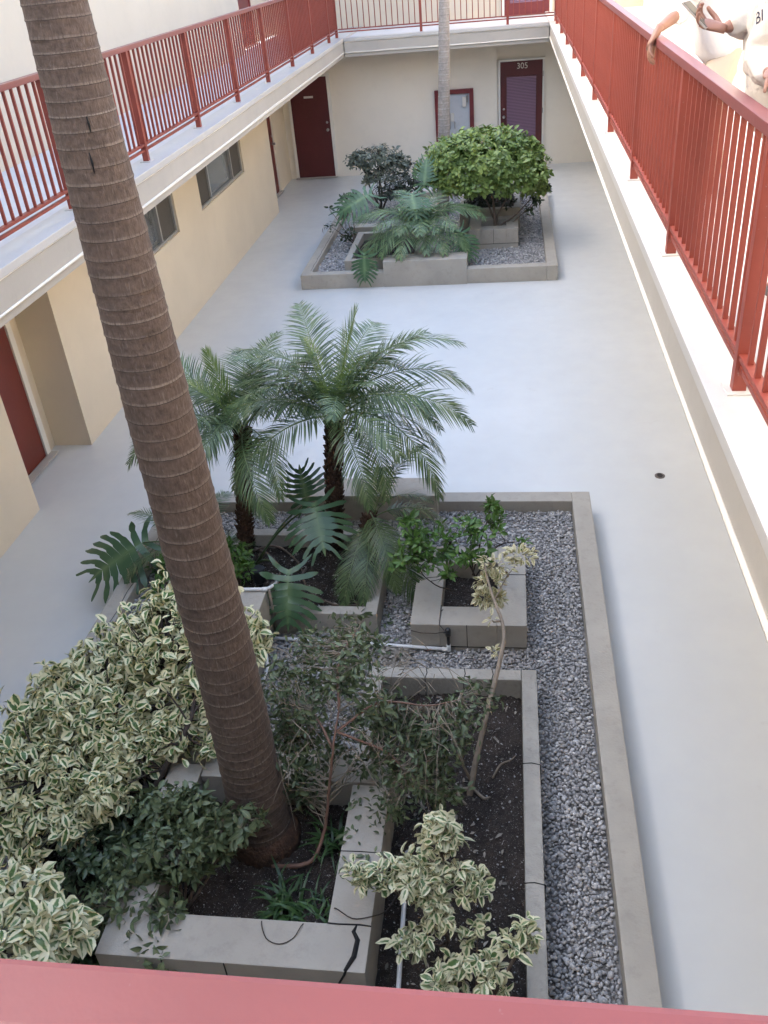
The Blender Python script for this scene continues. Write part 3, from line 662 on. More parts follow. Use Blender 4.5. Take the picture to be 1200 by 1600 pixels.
MB().tube([(-0.715, 2.352, 0.5205), (-0.725, 2.32, 0.521), (-0.700, 2.28, 0.521), (-0.705, 2.20, 0.521), (-0.735, 2.135, 0.5205), (-0.74, 2.128, 0.5), (-0.80, 2.128, 0.36), (-0.95, 2.128, 0.25)], [0.004, 0.010, 0.012, 0.013, 0.009, 0.006, 0.005, 0.003], 5).build('crack', MAT['slot'], SQ)
MB().tube([(-1.30, 2.128, 0.52), (-1.30, 2.128, 0.2)], 0.003, 4).build('crack', MAT['slot'], SQ); MB().tube([(-1.60, 2.128, 0.52), (-1.61, 2.128, 0.2)], 0.003, 4).build('crack', MAT['slot'], SQ)
MB().tube([(-0.66, 2.75, 0.5175), (-0.75, 2.752, 0.5185), (-0.857, 2.75, 0.5175)], 0.0025, 4).build('crack', MAT['slot'], SQ)
soil('soil', -1.75, -0.845, 2.35, 3.21, 0.28, 0.025)
# long low wall running back from the palm planter, and the left bed
LG = thing('garden_wall', 'long low grey wall from the tall palm to the date palm bed', 'garden wall', (-1.84, 4.1, 0))
MB().box(-1.955, -1.732, 3.325, 4.86, 0.05, 0.53).build('wall', MAT['kerb'], LG, False, 0.008)
LB = thing('bed_wall', 'low grey wall around the shaded shrub bed on the left', 'garden wall', (-2.6, 2.5, 0))
m = MB(); m.box(-2.70, -2.605, 1.2, 3.55, 0.05, 0.34); m.build('side_wall', MAT['kerb_old'], LB, False, 0.012)
m = MB(); m.box(-2.6045, -1.957, 3.455, 3.55, 0.05, 0.338); m.build('back_wall', MAT['kerb_old'], LB, False, 0.012)
soil('soil', -2.61, -1.92, 1.2, 3.46, 0.18)
# date palm bed
def ring_planter(label, x0, x1, y0, y1, t, z, mat, sz, group=None, soilz=None, bev=0.008, name='planter'):
    r = thing(name, label, 'planter', ((x0 + x1) / 2, (y0 + y1) / 2, 0), group)
    for a, b in ((x0, x0 + t), (x1 - t, x1)): MB().box(a, b, y0, y1, 0.05, z).build('side_wall', mat, r, False, bev)
    for a, b in ((y0, y0 + t), (y1 - t, y1)): MB().box(x0 + t + 0.001, x1 - t - 0.001, a, b, 0.05, z - 0.002).build('end_wall', mat, r, False, bev)
    return r
ring_planter('thin walled taupe planter holding the date palms', -2.30, -0.955, 4.865, 5.955, 0.09, 0.31, MAT['kerb_old'], 0.2)
soil('soil', -2.22, -1.03, 4.94, 5.88, 0.19, 0.02)
CP = ring_planter('square concrete block planter with a leafy shrub beside the white pipe', -0.695, 0.114, 4.72, 5.66, 0.205, 0.345, MAT['kerb'], 0.2, 'small square block planters', name='block_planter')
jm = MB()
jm.tube([(-0.30, 4.718, 0.345), (-0.30, 4.718, 0.14)], 0.003, 4); jm.tube([(-0.70, 4.718, 0.145), (0.116, 4.718, 0.145)], 0.003, 4)
jm.tube([(-0.49, 4.72, 0.346), (-0.49, 4.93, 0.347)], 0.003, 4); jm.tube([(-0.08, 5.3, 0.346), (0.117, 5.3, 0.346)], 0.0025, 4)
for x in (-0.48, -0.08): jm.tube([(x, 4.718, 0.145), (x, 4.718, 0.05)], 0.003, 4)
jm.build('block_joints', MAT['slot'], CP)
soil('soil', -0.50, -0.08, 4.91, 5.47, 0.2, 0.015, 16)
CP2 = ring_planter('square concrete block planter under the round clipped bush', -0.64, 0.137, 14.12, 14.86, 0.19, 0.43, MAT['kerb'], 0.2, 'small square block planters', name='block_planter')
jm = MB(); jm.tube([(-0.25, 14.118, 0.43), (-0.25, 14.118, 0.2)], 0.003, 4); jm.tube([(-0.64, 14.118, 0.2), (0.137, 14.118, 0.2)], 0.003, 4); jm.build('block_joints', MAT['slot'], CP2)
soil('soil', -0.46, -0.04, 14.3, 14.68, 0.3, 0.015, 12)
ring_planter('long taupe planter full of dark hedge behind the round bush', -0.82, 0.17, 15.0, 17.2, 0.1, 0.52, MAT['kerb'], 0.3)
soil('soil', -0.73, 0.08, 15.08, 17.12, 0.4, 0.02, 12)
ring_planter('thin walled taupe planter of split leaf plants in the far bed', -2.50, -1.35, 13.2, 14.75, 0.1, 0.31, MAT['kerb'], 0.2)
soil('soil', -2.42, -1.43, 13.28, 14.67, 0.2, 0.02, 12)
tag(MB().box(-2.62, -2.2, 14.85, 15.05, 0.05, 0.36).build('garden_wall', MAT['kerb'], None, False, 0.008), 'short grey block wall behind the far split leaf planter', 'garden wall')

# ---------------------------------------------------------------- gravel
def ico(sub):
    bm = bmesh.new(); bmesh.ops.create_icosphere(bm, subdivisions=sub, radius=1.0)
    V = np.array([v.co[:] for v in bm.verts]); Fq = np.array([[v.index for v in f.verts] for f in bm.faces]); bm.free(); return V, Fq
def pebbles(name, rects, holes, sp, size, sub, z, seed):
    rs = np.random.default_rng(seed); P = []
    for (x0, x1, y0, y1) in rects:
        nx, ny = int((x1 - x0) / sp), int((y1 - y0) / sp)
        gx, gy = np.meshgrid(np.arange(nx) * sp + x0 + sp / 2, np.arange(ny) * sp * 1.0 + y0 + sp / 2)
        p = np.stack([gx.ravel() + (gy.ravel() / sp % 2 > 1) * sp / 2, gy.ravel()], 1) + rs.uniform(-0.45, 0.45, (nx * ny, 2)) * sp; P.append(p)
    P = np.concatenate(P)
    for (x0, x1, y0, y1) in holes: P = P[~((P[:, 0] > x0) & (P[:, 0] < x1) & (P[:, 1] > y0) & (P[:, 1] < y1))]
    N = len(P); bv, bf = ico(sub)
    zz = z + rs.uniform(-0.006, 0.012, N) + 0.010 * np.sin(P[:, 0] * 5.1 + P[:, 1] * 1.7) * np.sin(P[:, 1] * 4.3)
    a = rs.uniform(0, 6.28, N); tx = rs.normal(0, 0.35, N); s = size * np.exp(rs.normal(0, 0.25, N))
    sx, sy, sz = s * rs.uniform(0.9, 1.35, N), s * rs.uniform(0.65, 0.95, N), s * rs.uniform(0.45, 0.7, N)
    ca, sa, ct, stt = np.cos(a), np.sin(a), np.cos(tx), np.sin(tx)
    Mx = np.zeros((N, 3, 4)); Mx[:, 0, 0] = ca * sx; Mx[:, 1, 0] = sa * sx; Mx[:, 0, 1] = -sa * ct * sy; Mx[:, 1, 1] = ca * ct * sy; Mx[:, 2, 1] = stt * sy
    Mx[:, 0, 2] = sa * stt * sz; Mx[:, 1, 2] = -ca * stt * sz; Mx[:, 2, 2] = ct * sz; Mx[:, :2, 3] = P; Mx[:, 2, 3] = zz
    V, Fq = inst(bv, bf, Mx)
    V += (rs.normal(0, 0.06, V.shape) * np.repeat(s, len(bv))[:, None]) * (1 if sub > 1 else 0.6)
    rnd = np.clip(rs.beta(2.0, 2.2, N), 0, 1).repeat(len(bv))
    return tag(arr_mesh(name, V, Fq, MAT['gravel'], None, rnd), kind='stuff')
NH = [(-0.92, 0.168, 1.0, 4.30), (-1.925, -0.64, 1.0, 3.42), (-1.957, -1.73, 3.3, 4.87), (-2.70, -1.95, 1.0, 3.55), (-2.3, -0.95, 4.86, 5.96), (-0.70, 0.115, 4.72, 5.66), (-1.80, -0.62, 6.38, 6.7)]
tag(pebbles('gravel', [(-2.955, 0.523, 1.9, 6.507)], NH, 0.0175, 0.0112, 1, GZ, 3), 'loose grey river pebbles filling the near bed', 'gravel')
tag(pebbles('soil_crumbs', [(-0.62, 0.06, 1.9, 4.18), (-1.70, -0.87, 2.38, 3.18), (-2.58, -1.98, 1.9, 3.4), (-2.18, -1.06, 4.97, 5.85)], [], 0.055, 0.0048, 1, 0.196, 8), 'pale grit scattered over the dark soil', 'grit')
FH = [(-1.86, -0.62, 12.8, 13.2), (-0.64, 0.14, 14.12, 14.86), (-0.82, 0.17, 15.0, 17.2), (-2.5, -1.35, 13.2, 14.75)]
tag(pebbles('gravel', [(-2.97, 0.53, 13.02, 17.59)], FH, 0.028, 0.0175, 1, GZ, 4), 'loose grey pebbles filling the far bed', 'gravel')

# ---------------------------------------------------------------- small fittings
DR = [((1.377, 7.281), 'round floor drain on the grey deck right of the near bed'), ((-3.816, 7.42), 'round floor drain left of the tall palm trunk'),
      ((-0.515, 12.711), 'round floor drain just in front of the far bed'), ((-3.808, 17.441), 'round floor drain left of the far bed'),
      ((1.389, 17.561), 'round floor drain right of the far bed'), ((1.438, 19.609), 'round floor drain nearest the far wall')]
d0 = thing('floor_drain', DR[0][1], 'drain', (*DR[0][0], 0.0), 'floor drains')
x, y = DR[0][0]
MB().cyl((x, y), 0.046, 0.001, 0.008, 28).build('rim', MAT['drain'], d0)
m = MB()
for i in range(5): m.box(x - 0.028 + abs(i - 2) * 0.006, x + 0.028 - abs(i - 2) * 0.006, y - 0.032 + i * 0.015, y - 0.026 + i * 0.015, 0.0085, 0.0105)
m.build('slots', MAT['slot'], d0)
for p, lab in DR[1:]:
    r = d0.copy(); COL.objects.link(r); r.location = (*p, 0.0); r.rotation_euler = (0, 0, 0.7 * p[0]); r['label'] = lab
    for ch in list(d0.children):
        c = ch.copy(); COL.objects.link(c); c.parent = r

pp = thing('irrigation_pipe', 'white plastic pipe lying across the gravel with a black sprinkler riser at its end', 'pipe', (-1.0, 4.72, 0.12))
MB().tube(curve((-1.735, 4.775, 0.145), (-0.43, 4.69, 0.145), 0.004, 8), 0.0125, 10).build('pipe', MAT['pvc'], pp, True)
m = MB(); m.tube([(-0.475, 4.692, 0.145), (-0.415, 4.689, 0.145)], 0.0165, 10); m.tube([(-0.43, 4.69, 0.145), (-0.43, 4.69, 0.19)], 0.015, 10); m.build('pipe_fitting', MAT['pvc'], pp, True); MB().tube([(-1.745, 4.84, 0.15), (-1.765, 4.70, 0.15)], 0.017, 10).build('pipe_fitting', MAT['pvc'], pp, True)
MB().tube([(-1.70, 5.05, 0.40), (-1.72, 4.95, 0.25), (-1.745, 4.85, 0.16), (-1.765, 4.70, 0.15), (-1.69, 4.45, 0.145), (-1.70, 4.30, 0.14)][2:], 0.0125, 10).build('pipe', MAT['pvc'], pp, True)
m = MB(); m.tube([(-0.43, 4.69, 0.19), (-0.43, 4.69, 0.30)], 0.011, 10); m.tube([(-0.43, 4.69, 0.275), (-0.43, 4.69, 0.325), (-0.43, 4.69, 0.335)], [0.02, 0.02, 0.013], 10); m.tube([(-0.43, 4.69, 0.31), (-0.46, 4.675, 0.315)], 0.009, 8); m.build('sprinkler_riser', MAT['black'], pp, True)
m = MB(); m.tube([(-0.45, 4.68, 0.315), (-0.52, 4.69, 0.29), (-0.62, 4.70, 0.285), (-0.69, 4.705, 0.30)], 0.003, 5); m.tube([(-0.45, 4.68, 0.32), (-0.49, 4.715, 0.35), (-0.49, 4.85, 0.355), (-0.45, 4.95, 0.32)], 0.003, 5); m.build('drip_tube', MAT['stem_dark'], pp, True)
p2 = thing('irrigation_pipe', 'white plastic pipe crossing over the end of the long low wall', 'pipe', (-1.8, 4.85, 0.5))
MB().tube([(-2.02, 4.83, 0.547), (-1.75, 4.84, 0.547), (-1.72, 4.86, 0.54), (-1.71, 4.98, 0.48), (-1.70, 5.12, 0.44)], 0.0125, 10).build('pipe', MAT['pvc'], p2, True)
MB().tube([(-1.76, 4.838, 0.547), (-1.72, 4.845, 0.545)], 0.0165, 10).build('pipe_fitting', MAT['pvc'], p2, True)
MB().tube([(-1.71, 4.84, 0.54), (-1.71, 4.84, 0.1)], 0.011, 8).build('riser', MAT['stem_pale'], p2, True)
p3 = thing('irrigation_pipe', 'straight white plastic pipe on the dark soil beside the cracked block planter', 'pipe', (-0.55, 2.4, 0.2))
MB().tube(curve((-0.55, 2.95, 0.235), (-0.50, 1.6, 0.24), 0.0, 6, 0.002), 0.0125, 10).build('pipe', MAT['pvc'], p3, True)
MB().tube([(-0.548, 2.90, 0.235), (-0.55, 2.965, 0.235)], 0.0165, 10).build('pipe_fitting', MAT['pvc'], p3, True)
MB().tube(sm([(-0.86, 2.47, 0.40), (-0.83, 2.43, 0.527), (-0.74, 2.385, 0.524), (-0.655, 2.40, 0.523), (-0.60, 2.5, 0.42), (-0.57, 2.66, 0.32), (-0.56, 2.80, 0.245)]), 0.003, 5).build('drip_tube', MAT['stem_dark'], p3, True)
MB().tube(sm([(-1.18, 2.42, 0.36), (-1.17, 2.34, 0.524), (-1.13, 2.26, 0.524), (-1.06, 2.235, 0.524), (-1.0, 2.27, 0.524), (-0.97, 2.34, 0.524), (-0.96, 2.41, 0.40)]), 0.0025, 5).build('drip_tube', MAT['stem_dark'], p3, True)
sp = thing('spotlight', 'black garden spotlight in the soil beside the bright green shrub', 'spotlight', (-1.93, 5.30, 0.2))
MB().tube([(-1.93, 5.30, 0.18), (-1.93, 5.30, 0.26)], 0.02, 10).build('stake', MAT['black'], sp, True)
m = MB(); m.tube([(-1.93, 5.30, 0.25), (-1.93, 5.30, 0.27), (-1.93, 5.30, 0.38), (-1.93, 5.30, 0.385), (-1.93, 5.30, 0.37)], [0.03, 0.05, 0.055, 0.048, 0.042], 18); m.build('lamp_housing', MAT['black'], sp)
rd = random.Random(11)
for nm, lab, pts, rad in (('surface_root', 'brown roots looping over the date palm bed', [[(-2.1, 5.8, 0.22), (-1.95, 5.65, 0.27), (-1.82, 5.5, 0.24), (-1.78, 5.25, 0.26), (-1.72, 5.1, 0.2)], [(-2.12, 5.75, 0.22), (-1.9, 5.72, 0.3), (-1.7, 5.6, 0.24), (-1.6, 5.4, 0.22)], [(-1.62, 5.55, 0.2), (-1.60, 5.35, 0.27), (-1.5, 5.2, 0.22), (-1.25, 5.05, 0.23), (-1.06, 5.12, 0.24), (-1.03, 5.35, 0.24)], [(-1.3, 5.02, 0.21), (-1.15, 4.98, 0.23), (-1.05, 5.06, 0.22)]], 0.011),):
    m = MB()
    for p in pts: q = sm(p); m.tube(q, lin([rad, rad * 0.6], len(q)), 6)
    tag(m.build(nm, MAT['stem'], None, True), lab, 'root')

# ---------------------------------------------------------------- tall ringed palm and thin palm
def ring_trunk(name, path, rad, spacing, mat, parent, nseg=48, ledge=0.05, rows=6, seed=1):
    """path(z)->(x,y), rad(z), spacing(z); every ring swells to a ledge"""
    rs = np.random.default_rng(seed); z = path[0][2]; zs = [z]
    while zs[-1] < path[-1][2]: zs.append(zs[-1] + spacing(zs[-1]) * rs.uniform(0.82, 1.18))
    PZ = [p[2] for p in path]; V = []; UV = []; cnt = 0; a = np.linspace(0, 2 * np.pi, nseg + 1)
    for k in range(len(zs) - 1):
        ph = rs.uniform(0, 6.28); ph2 = rs.uniform(0, 6.28); tl = rs.uniform(0.002, 0.009)
        for i in range(rows):
            t = i / rows; zz = zs[k] + (zs[k + 1] - zs[k]) * t
            px = np.interp(zz, PZ, [p[0] for p in path]); py = np.interp(zz, PZ, [p[1] for p in path])
            r = rad(zz) * (1 + ledge * (0.55 * math.exp(-t * 9) - 0.35 * max(0, t - 0.7)))
            rr = r * (1 + 0.008 * np.sin(3 * a + ph2) + 0.004 * np.sin(7 * a + ph))
            wob = tl * np.sin(a + ph) * min(t, 1 - t) * 4 * 0.5
            V.append(np.stack([px + rr * np.cos(a), py + rr * np.sin(a), zz + wob], 1)); UV.append(np.stack([a / (2 * np.pi), np.full(nseg + 1, k + t + seed * 7)], 1)); cnt += 1
    V = np.concatenate(V); UV = np.concatenate(UV); n = nseg + 1
    i, j = np.meshgrid(np.arange(nseg), np.arange(cnt - 1)); b = (j * n + i).ravel()
    return arr_mesh(name, V, np.stack([b, b + 1, b + n + 1, b + n], 1), mat, UV, None, True, parent)

# fronds: rachis in the XZ plane starting along +X, leaflets in a shallow V on either side
def frond_mesh(name, length, e0, e1, mat, nl=44, llen=0.25, lw=0.013, droop=0.5, seed=1, petiole=0.16, rach=0.006, vee=0.25, pw=1.0, fw=0.0):
    rs = np.random.default_rng(seed); n = 26; pts = [np.zeros(3)]; ang = []
    for i in range(n):
        t = (i + 0.5) / n; e = e0 + (e1 - e0) * t ** pw; ang.append(e)
        pts.append(pts[-1] + np.array([math.cos(e), 0, math.sin(e)]) * length / n)
    pts = np.array(pts); ts = np.linspace(0, 1, n + 1); V = []; Fq = []; UV = []; rn = []
    side = np.array([0, 1, 0.0])
    for i in range(nl):
        t = petiole + (1 - petiole) * (i + 0.5 * rs.random()) / nl
        p = np.array([np.interp(t, ts, pts[:, c]) for c in range(3)]); e = np.interp(t, (ts[:-1] + ts[1:]) / 2, ang)
        tan = np.array([math.cos(e), 0, math.sin(e)]); nor = np.array([-math.sin(e), 0, math.cos(e)])
        pr = (t - petiole) / (1 - petiole); L0 = llen * (0.45 + 0.75 * math.sin(math.pi * min(1, pr * 0.85 + 0.12))) * (1 - 0.45 * pr ** 4)
        for sg in (-1, 1):
            L1 = L0 * rs.uniform(0.85, 1.12); fwd = 0.45 + fw + 0.75 * pr + rs.normal() * 0.06
            d = side * sg + tan * fwd + nor * (vee + rs.normal() * 0.10); d /= np.linalg.norm(d)
            q = [p, None, None, None]; dd = d.copy(); cur = p.copy(); dr = droop * rs.uniform(0.7, 1.3)
            for k in range(1, 4):
                dd = dd + np.array([0, 0, -dr * 0.24]); dd /= np.linalg.norm(dd); cur = cur + dd * L1 / 3; q[k] = cur.copy()
            wv = np.cross(d, nor); wv /= np.linalg.norm(wv); b = len(V); r_ = rs.random()
            for k, ww in enumerate((0.45, 1.0, 0.75, 0.06)):
                V += [q[k] - wv * lw * 0.5 * ww, q[k] + wv * lw * 0.5 * ww]; UV += [(0, k / 3), (1, k / 3)]; rn += [r_, r_]
            for k in range(3): Fq.append((b + 2 * k, b + 2 * k + 1, b + 2 * k + 3, b + 2 * k + 2))
    m = MB(); m.tube([tuple(p) for p in pts[::2]], [rach * (1.35 - 1.15 * i / 13) for i in range(14)], 5)
    b = len(V)
    for v in m.v: V.append(np.array(v)); UV.append((0.5, 0.5)); rn.append(0.95)
    for f in m.f:
        if len(f) == 4: Fq.append(tuple(b + k for k in f))
    o = arr_mesh(name, np.array(V), np.array(Fq), mat, np.array(UV), np.array(rn), True)
    me = o.data; bpy.data.objects.remove(o); return me
def put(me, name, parent, loc, rz, ry=0.0, rx=0.0, s=1.0):
    o = bpy.data.objects.new(name, me); COL.objects.link(o); o.parent = parent
    o.matrix_local = Matrix.Translation(Vector(loc) - parent.location) @ Matrix.Rotation(rz, 4, 'Z') @ Matrix.Rotation(-ry, 4, 'Y') @ Matrix.Rotation(rx, 4, 'X') @ Matrix.Scale(s, 4)
    return o

TP = thing('tall_palm', 'tall leaning brown palm trunk with pale leaf scar rings, standing in the cracked block planter', 'palm tree', (-1.335, 3.0, 0.28))
tz = [0.2, 0.45, 0.8, 1.5, 2.2, 2.87, 3.6, 4.3, 6.0, 7.6]; tr = [0.180, 0.156, 0.148, 0.142, 0.138, 0.130, 0.116, 0.099, 0.092, 0.083]
path = [(-1.345, 2.985, 0.2), (-1.335, 2.99, 1.5), (-1.362, 2.99, 2.87), (-1.383, 2.99, 4.3), (-1.42, 2.99, 7.6)]
ring_trunk('trunk', path, lambda z: float(np.interp(z, tz, tr)), lambda z: float(np.interp(z, [0.3, 1.0, 1.6, 2.4, 3.2, 4.2, 7], [0.048, 0.054, 0.076, 0.080, 0.063, 0.047, 0.05])), MAT['palm_bark'], TP, 56, 0.036, 6, 2)
m = MB(); m.tube([(-1.345, 2.985, 0.25), (-1.345, 2.985, 0.33), (-1.345, 2.985, 0.40)], [0.205, 0.195, 0.165], 40)
m.build('root_boss', MAT['date_bark'], TP, True)
for px_, zz, ln in ((-1.325, 3.955, 0.05), (-1.341, 3.842, 0.065)):
    r = float(np.interp(zz, tz, tr)) * 1.0; x = px_; dx = x + 1.375; yv = 2.99 - math.sqrt(max(0, r * r - dx * dx))
    MB().tube([(x, yv - 0.002, zz + ln / 2), (x + 0.003, yv - 0.004, zz), (x + 0.001, yv - 0.002, zz - ln / 2)], [0.0015, 0.004, 0.001], 6).build('bark_split', MAT['slot'], TP, True)
FR_TALL = [frond_mesh('frond', 1.9, R(60), R(-25), MAT['frond'], 40, 0.45, 0.03, 0.5, 21, 0.1, 0.016), frond_mesh('frond', 1.9, R(20), R(-60), MAT['frond'], 40, 0.45, 0.03, 0.5, 22, 0.1, 0.016)]
for i in range(12): put(FR_TALL[i % 2], 'frond', TP, (-1.42, 2.99, 7.55), i * 2.4, 0.15 * (i % 3))
NP = thing('thin_palm', 'thin pale grey palm trunk rising in front of the framed panel at the far end', 'palm tree', (-1.15, 16.3, 0.1))
ring_trunk('trunk', [(-1.19, 16.3, 0.1), (-1.11, 16.3, 1.63), (-1.03, 16.3, 3.48), (-0.9, 16.3, 6.5)], lambda z: float(np.interp(z, [0, 1.63, 3.48, 6.5], [0.115, 0.102, 0.085, 0.06])), lambda z: 0.085, MAT['palm_grey'], NP, 28, 0.03, 4, 4)
for i in range(9): put(FR_TALL[i % 2], 'frond', NP, (-0.9, 16.3, 6.5), i * 2.4, 0.15 * (i % 3), 0, 0.7)

# ---------------------------------------------------------------- pygmy date palms
FV = [frond_mesh('frond', 0.80, R(72), R(38), MAT['frond_young'], 44, 0.17, 0.0095, 0.15, 1, 0.12, 0.006, 0.35),
      frond_mesh('frond', 1.12, R(60), R(-30), MAT['frond'], 64, 0.24, 0.0112, 0.7, 2, 0.13, 0.0065, 0.3, 1.2),
      frond_mesh('frond', 1.18, R(45), R(-62), MAT['frond'], 66, 0.25, 0.0112, 0.95, 3, 0.13, 0.0065, 0.25, 1.1),
      frond_mesh('frond', 1.15, R(24), R(-82), MAT['frond'], 66, 0.25, 0.0112, 1.1, 4, 0.13, 0.0065, 0.2, 0.9),
      frond_mesh('frond', 1.00, R(-8), R(-80), MAT['frond'], 58, 0.23, 0.0112, 1.1, 5, 0.13, 0.006, 0.15, 0.7),
      frond_mesh('frond', 1.05, R(55), R(5), MAT['frond'], 62, 0.22, 0.0112, 0.7, 6, 0.13, 0.0065, 0.35, 1.4),
      frond_mesh('frond', 0.78, R(84), R(70), MAT['frond_young'], 34, 0.19, 0.009, 0.25, 7, 0.15, 0.007, 0.3, 1.0, 1.5)]
def date_palm(label, base, crown, r, layout, seed, s=1.0, stub=0.03):
    root = thing('date_palm', label, 'palm tree', base, 'small date palms in the near bed'); rd = random.Random(seed)
    m = MB(); pts = curve(base, crown, 0.0, 8, 0.004, rd); m.tube(pts, [r * (0.9 + 0.16 * math.sin(i * 2.1)) for i in range(9)], 12)
    n = int(26 * (Vector(crown) - Vector(base)).length / 0.1)
    for i in range(n):
        t = i / n; p = Vector(base).lerp(Vector(crown), t); a = i * 2.39996; d = Vector((math.cos(a), math.sin(a), 0))
        q = p + d * r * 0.88; e = q + d * stub * rd.uniform(0.3, 0.9) + Vector((0, 0, rd.uniform(0.015, 0.04)))
        m.tube([q, q.lerp(e, 0.5), e], [0.014, 0.011, 0.003], 4)
    m.build('trunk', MAT['date_bark'], root, True)
    for k, az, tilt, sc in layout:
        put(FV[k], 'frond', root, Vector(crown) + Vector((math.cos(az) * 0.03, math.sin(az) * 0.03, rd.uniform(-0.05, 0.03))), az, tilt + rd.uniform(-0.06, 0.06), rd.uniform(-0.35, 0.35), sc * s * rd.uniform(0.93, 1.05))
    return root
def lay(n, kinds, seed, a0=0.0):
    rd = random.Random(seed); out = []
    for i in range(n):
        k = kinds[int(i * len(kinds) / n)]; out.append((k, a0 + i * 2.39996 + rd.uniform(-0.2, 0.2), 0.0, rd.uniform(0.9, 1.08)))
    return out
A0 = R(0)
LC = [(6, 0.5, 0.0, 1.15), (6, 3.2, -0.03, 0.8), (0, 2.6, 0.1, 0.85), (2, R(-20), 0.05, 0.95), (3, R(0), 0.2, 0.95), (2, R(190), 0.05, 0.9), (3, R(-45), 0.1, 0.9), (2, R(60), 0.05, 0.9), (0, -0.6, 0.1, 0.85), (0, 4.2, 0.05, 0.85), (5, 3.6, 0.1, 0.95), (5, 0.3, 0.1, 1.05), (5, 1.9, 0.1, 1.0), (5, 5.4, 0.05, 0.85), (1, 2.9, 0.1, 1.0), (1, 0.0, 0.1, 1.1), (1, 4.0, 0.1, 0.85), (1, 1.3, 0.1, 1.0),
      (2, R(-12), 0.12, 1.08), (2, R(12), 0.1, 1.1), (3, R(-28), 0.2, 1.05), (2, R(-50), 0.1, 0.85), (3, R(-65), 0.1, 0.9), (2, R(175), 0.15, 1.0), (2, R(200), 0.1, 1.0), (3, R(222), 0.12, 0.95), (2, R(150), 0.1, 1.0), (3, R(100), 0.1, 1.0), (2, R(75), 0.1, 1.0), (3, R(40), 0.15, 1.0), (1, R(-85), 0.1, 0.7)]
date_palm('date palm in the middle of the three, with the tallest bare fibrous trunk', (-1.44, 5.85, 0.17), (-1.305, 5.85, 1.42), 0.070, LC, 31, 0.93)
LL = [(6, 1.9, 0.0, 1.0), (0, 3.4, 0.1, 0.9), (5, 2.6, 0.1, 1.0), (5, 1.2, 0.1, 1.0), (5, 0.3, 0.1, 0.9), (1, 3.2, 0.1, 1.0), (1, 4.4, 0.1, 0.9), (1, 1.8, 0.1, 1.0), (2, R(185), 0.1, 1.0), (2, R(215), 0.1, 1.0), (3, R(240), 0.1, 1.0), (2, R(150), 0.1, 1.0),
      (2, R(30), 0.1, 0.9), (2, R(-10), 0.1, 0.85), (3, R(-75), 0.1, 0.95), (2, R(100), 0.1, 1.0), (3, R(-50), 0.1, 0.85), (3, R(200), 0.1, 1.0), (2, R(-100), 0.15, 0.8)]
date_palm('date palm with a dark trunk just right of the tall palm trunk', (-2.2, 5.85, 0.17), (-2.03, 5.85, 1.32), 0.066, LL, 32, 0.86)
LS = [(5, 0.6, 0.1, 0.75), (3, 0.35, 0.05, 0.85), (3, -1.2, -0.1, 0.8), (4, -1.75, 0.15, 0.9), (4, -0.95, 0.15, 0.95), (4, -1.4, 0.25, 0.85), (2, 1.5, 0, 0.7), (1, -0.3, 0, 0.6)]
date_palm('shortest date palm leaning right with low fronds over the planter wall', (-1.16, 5.60, 0.17), (-1.06, 5.57, 0.72), 0.055, LS, 33, 0.85)
LB_ = [(1, 2.9, 0.2, 0.9), (2, 3.4, 0.1, 0.9), (1, 2.2, 0.3, 0.9), (2, 4.0, 0.2, 0.8), (1, 1.2, 0.2, 0.8), (2, 0.2, 0.2, 0.7)]
date_palm('stemless young date palm half hidden behind the tall palm trunk', (-2.62, 5.72, 0.1), (-2.62, 5.72, 0.2), 0.05, LB_, 34, 0.72)

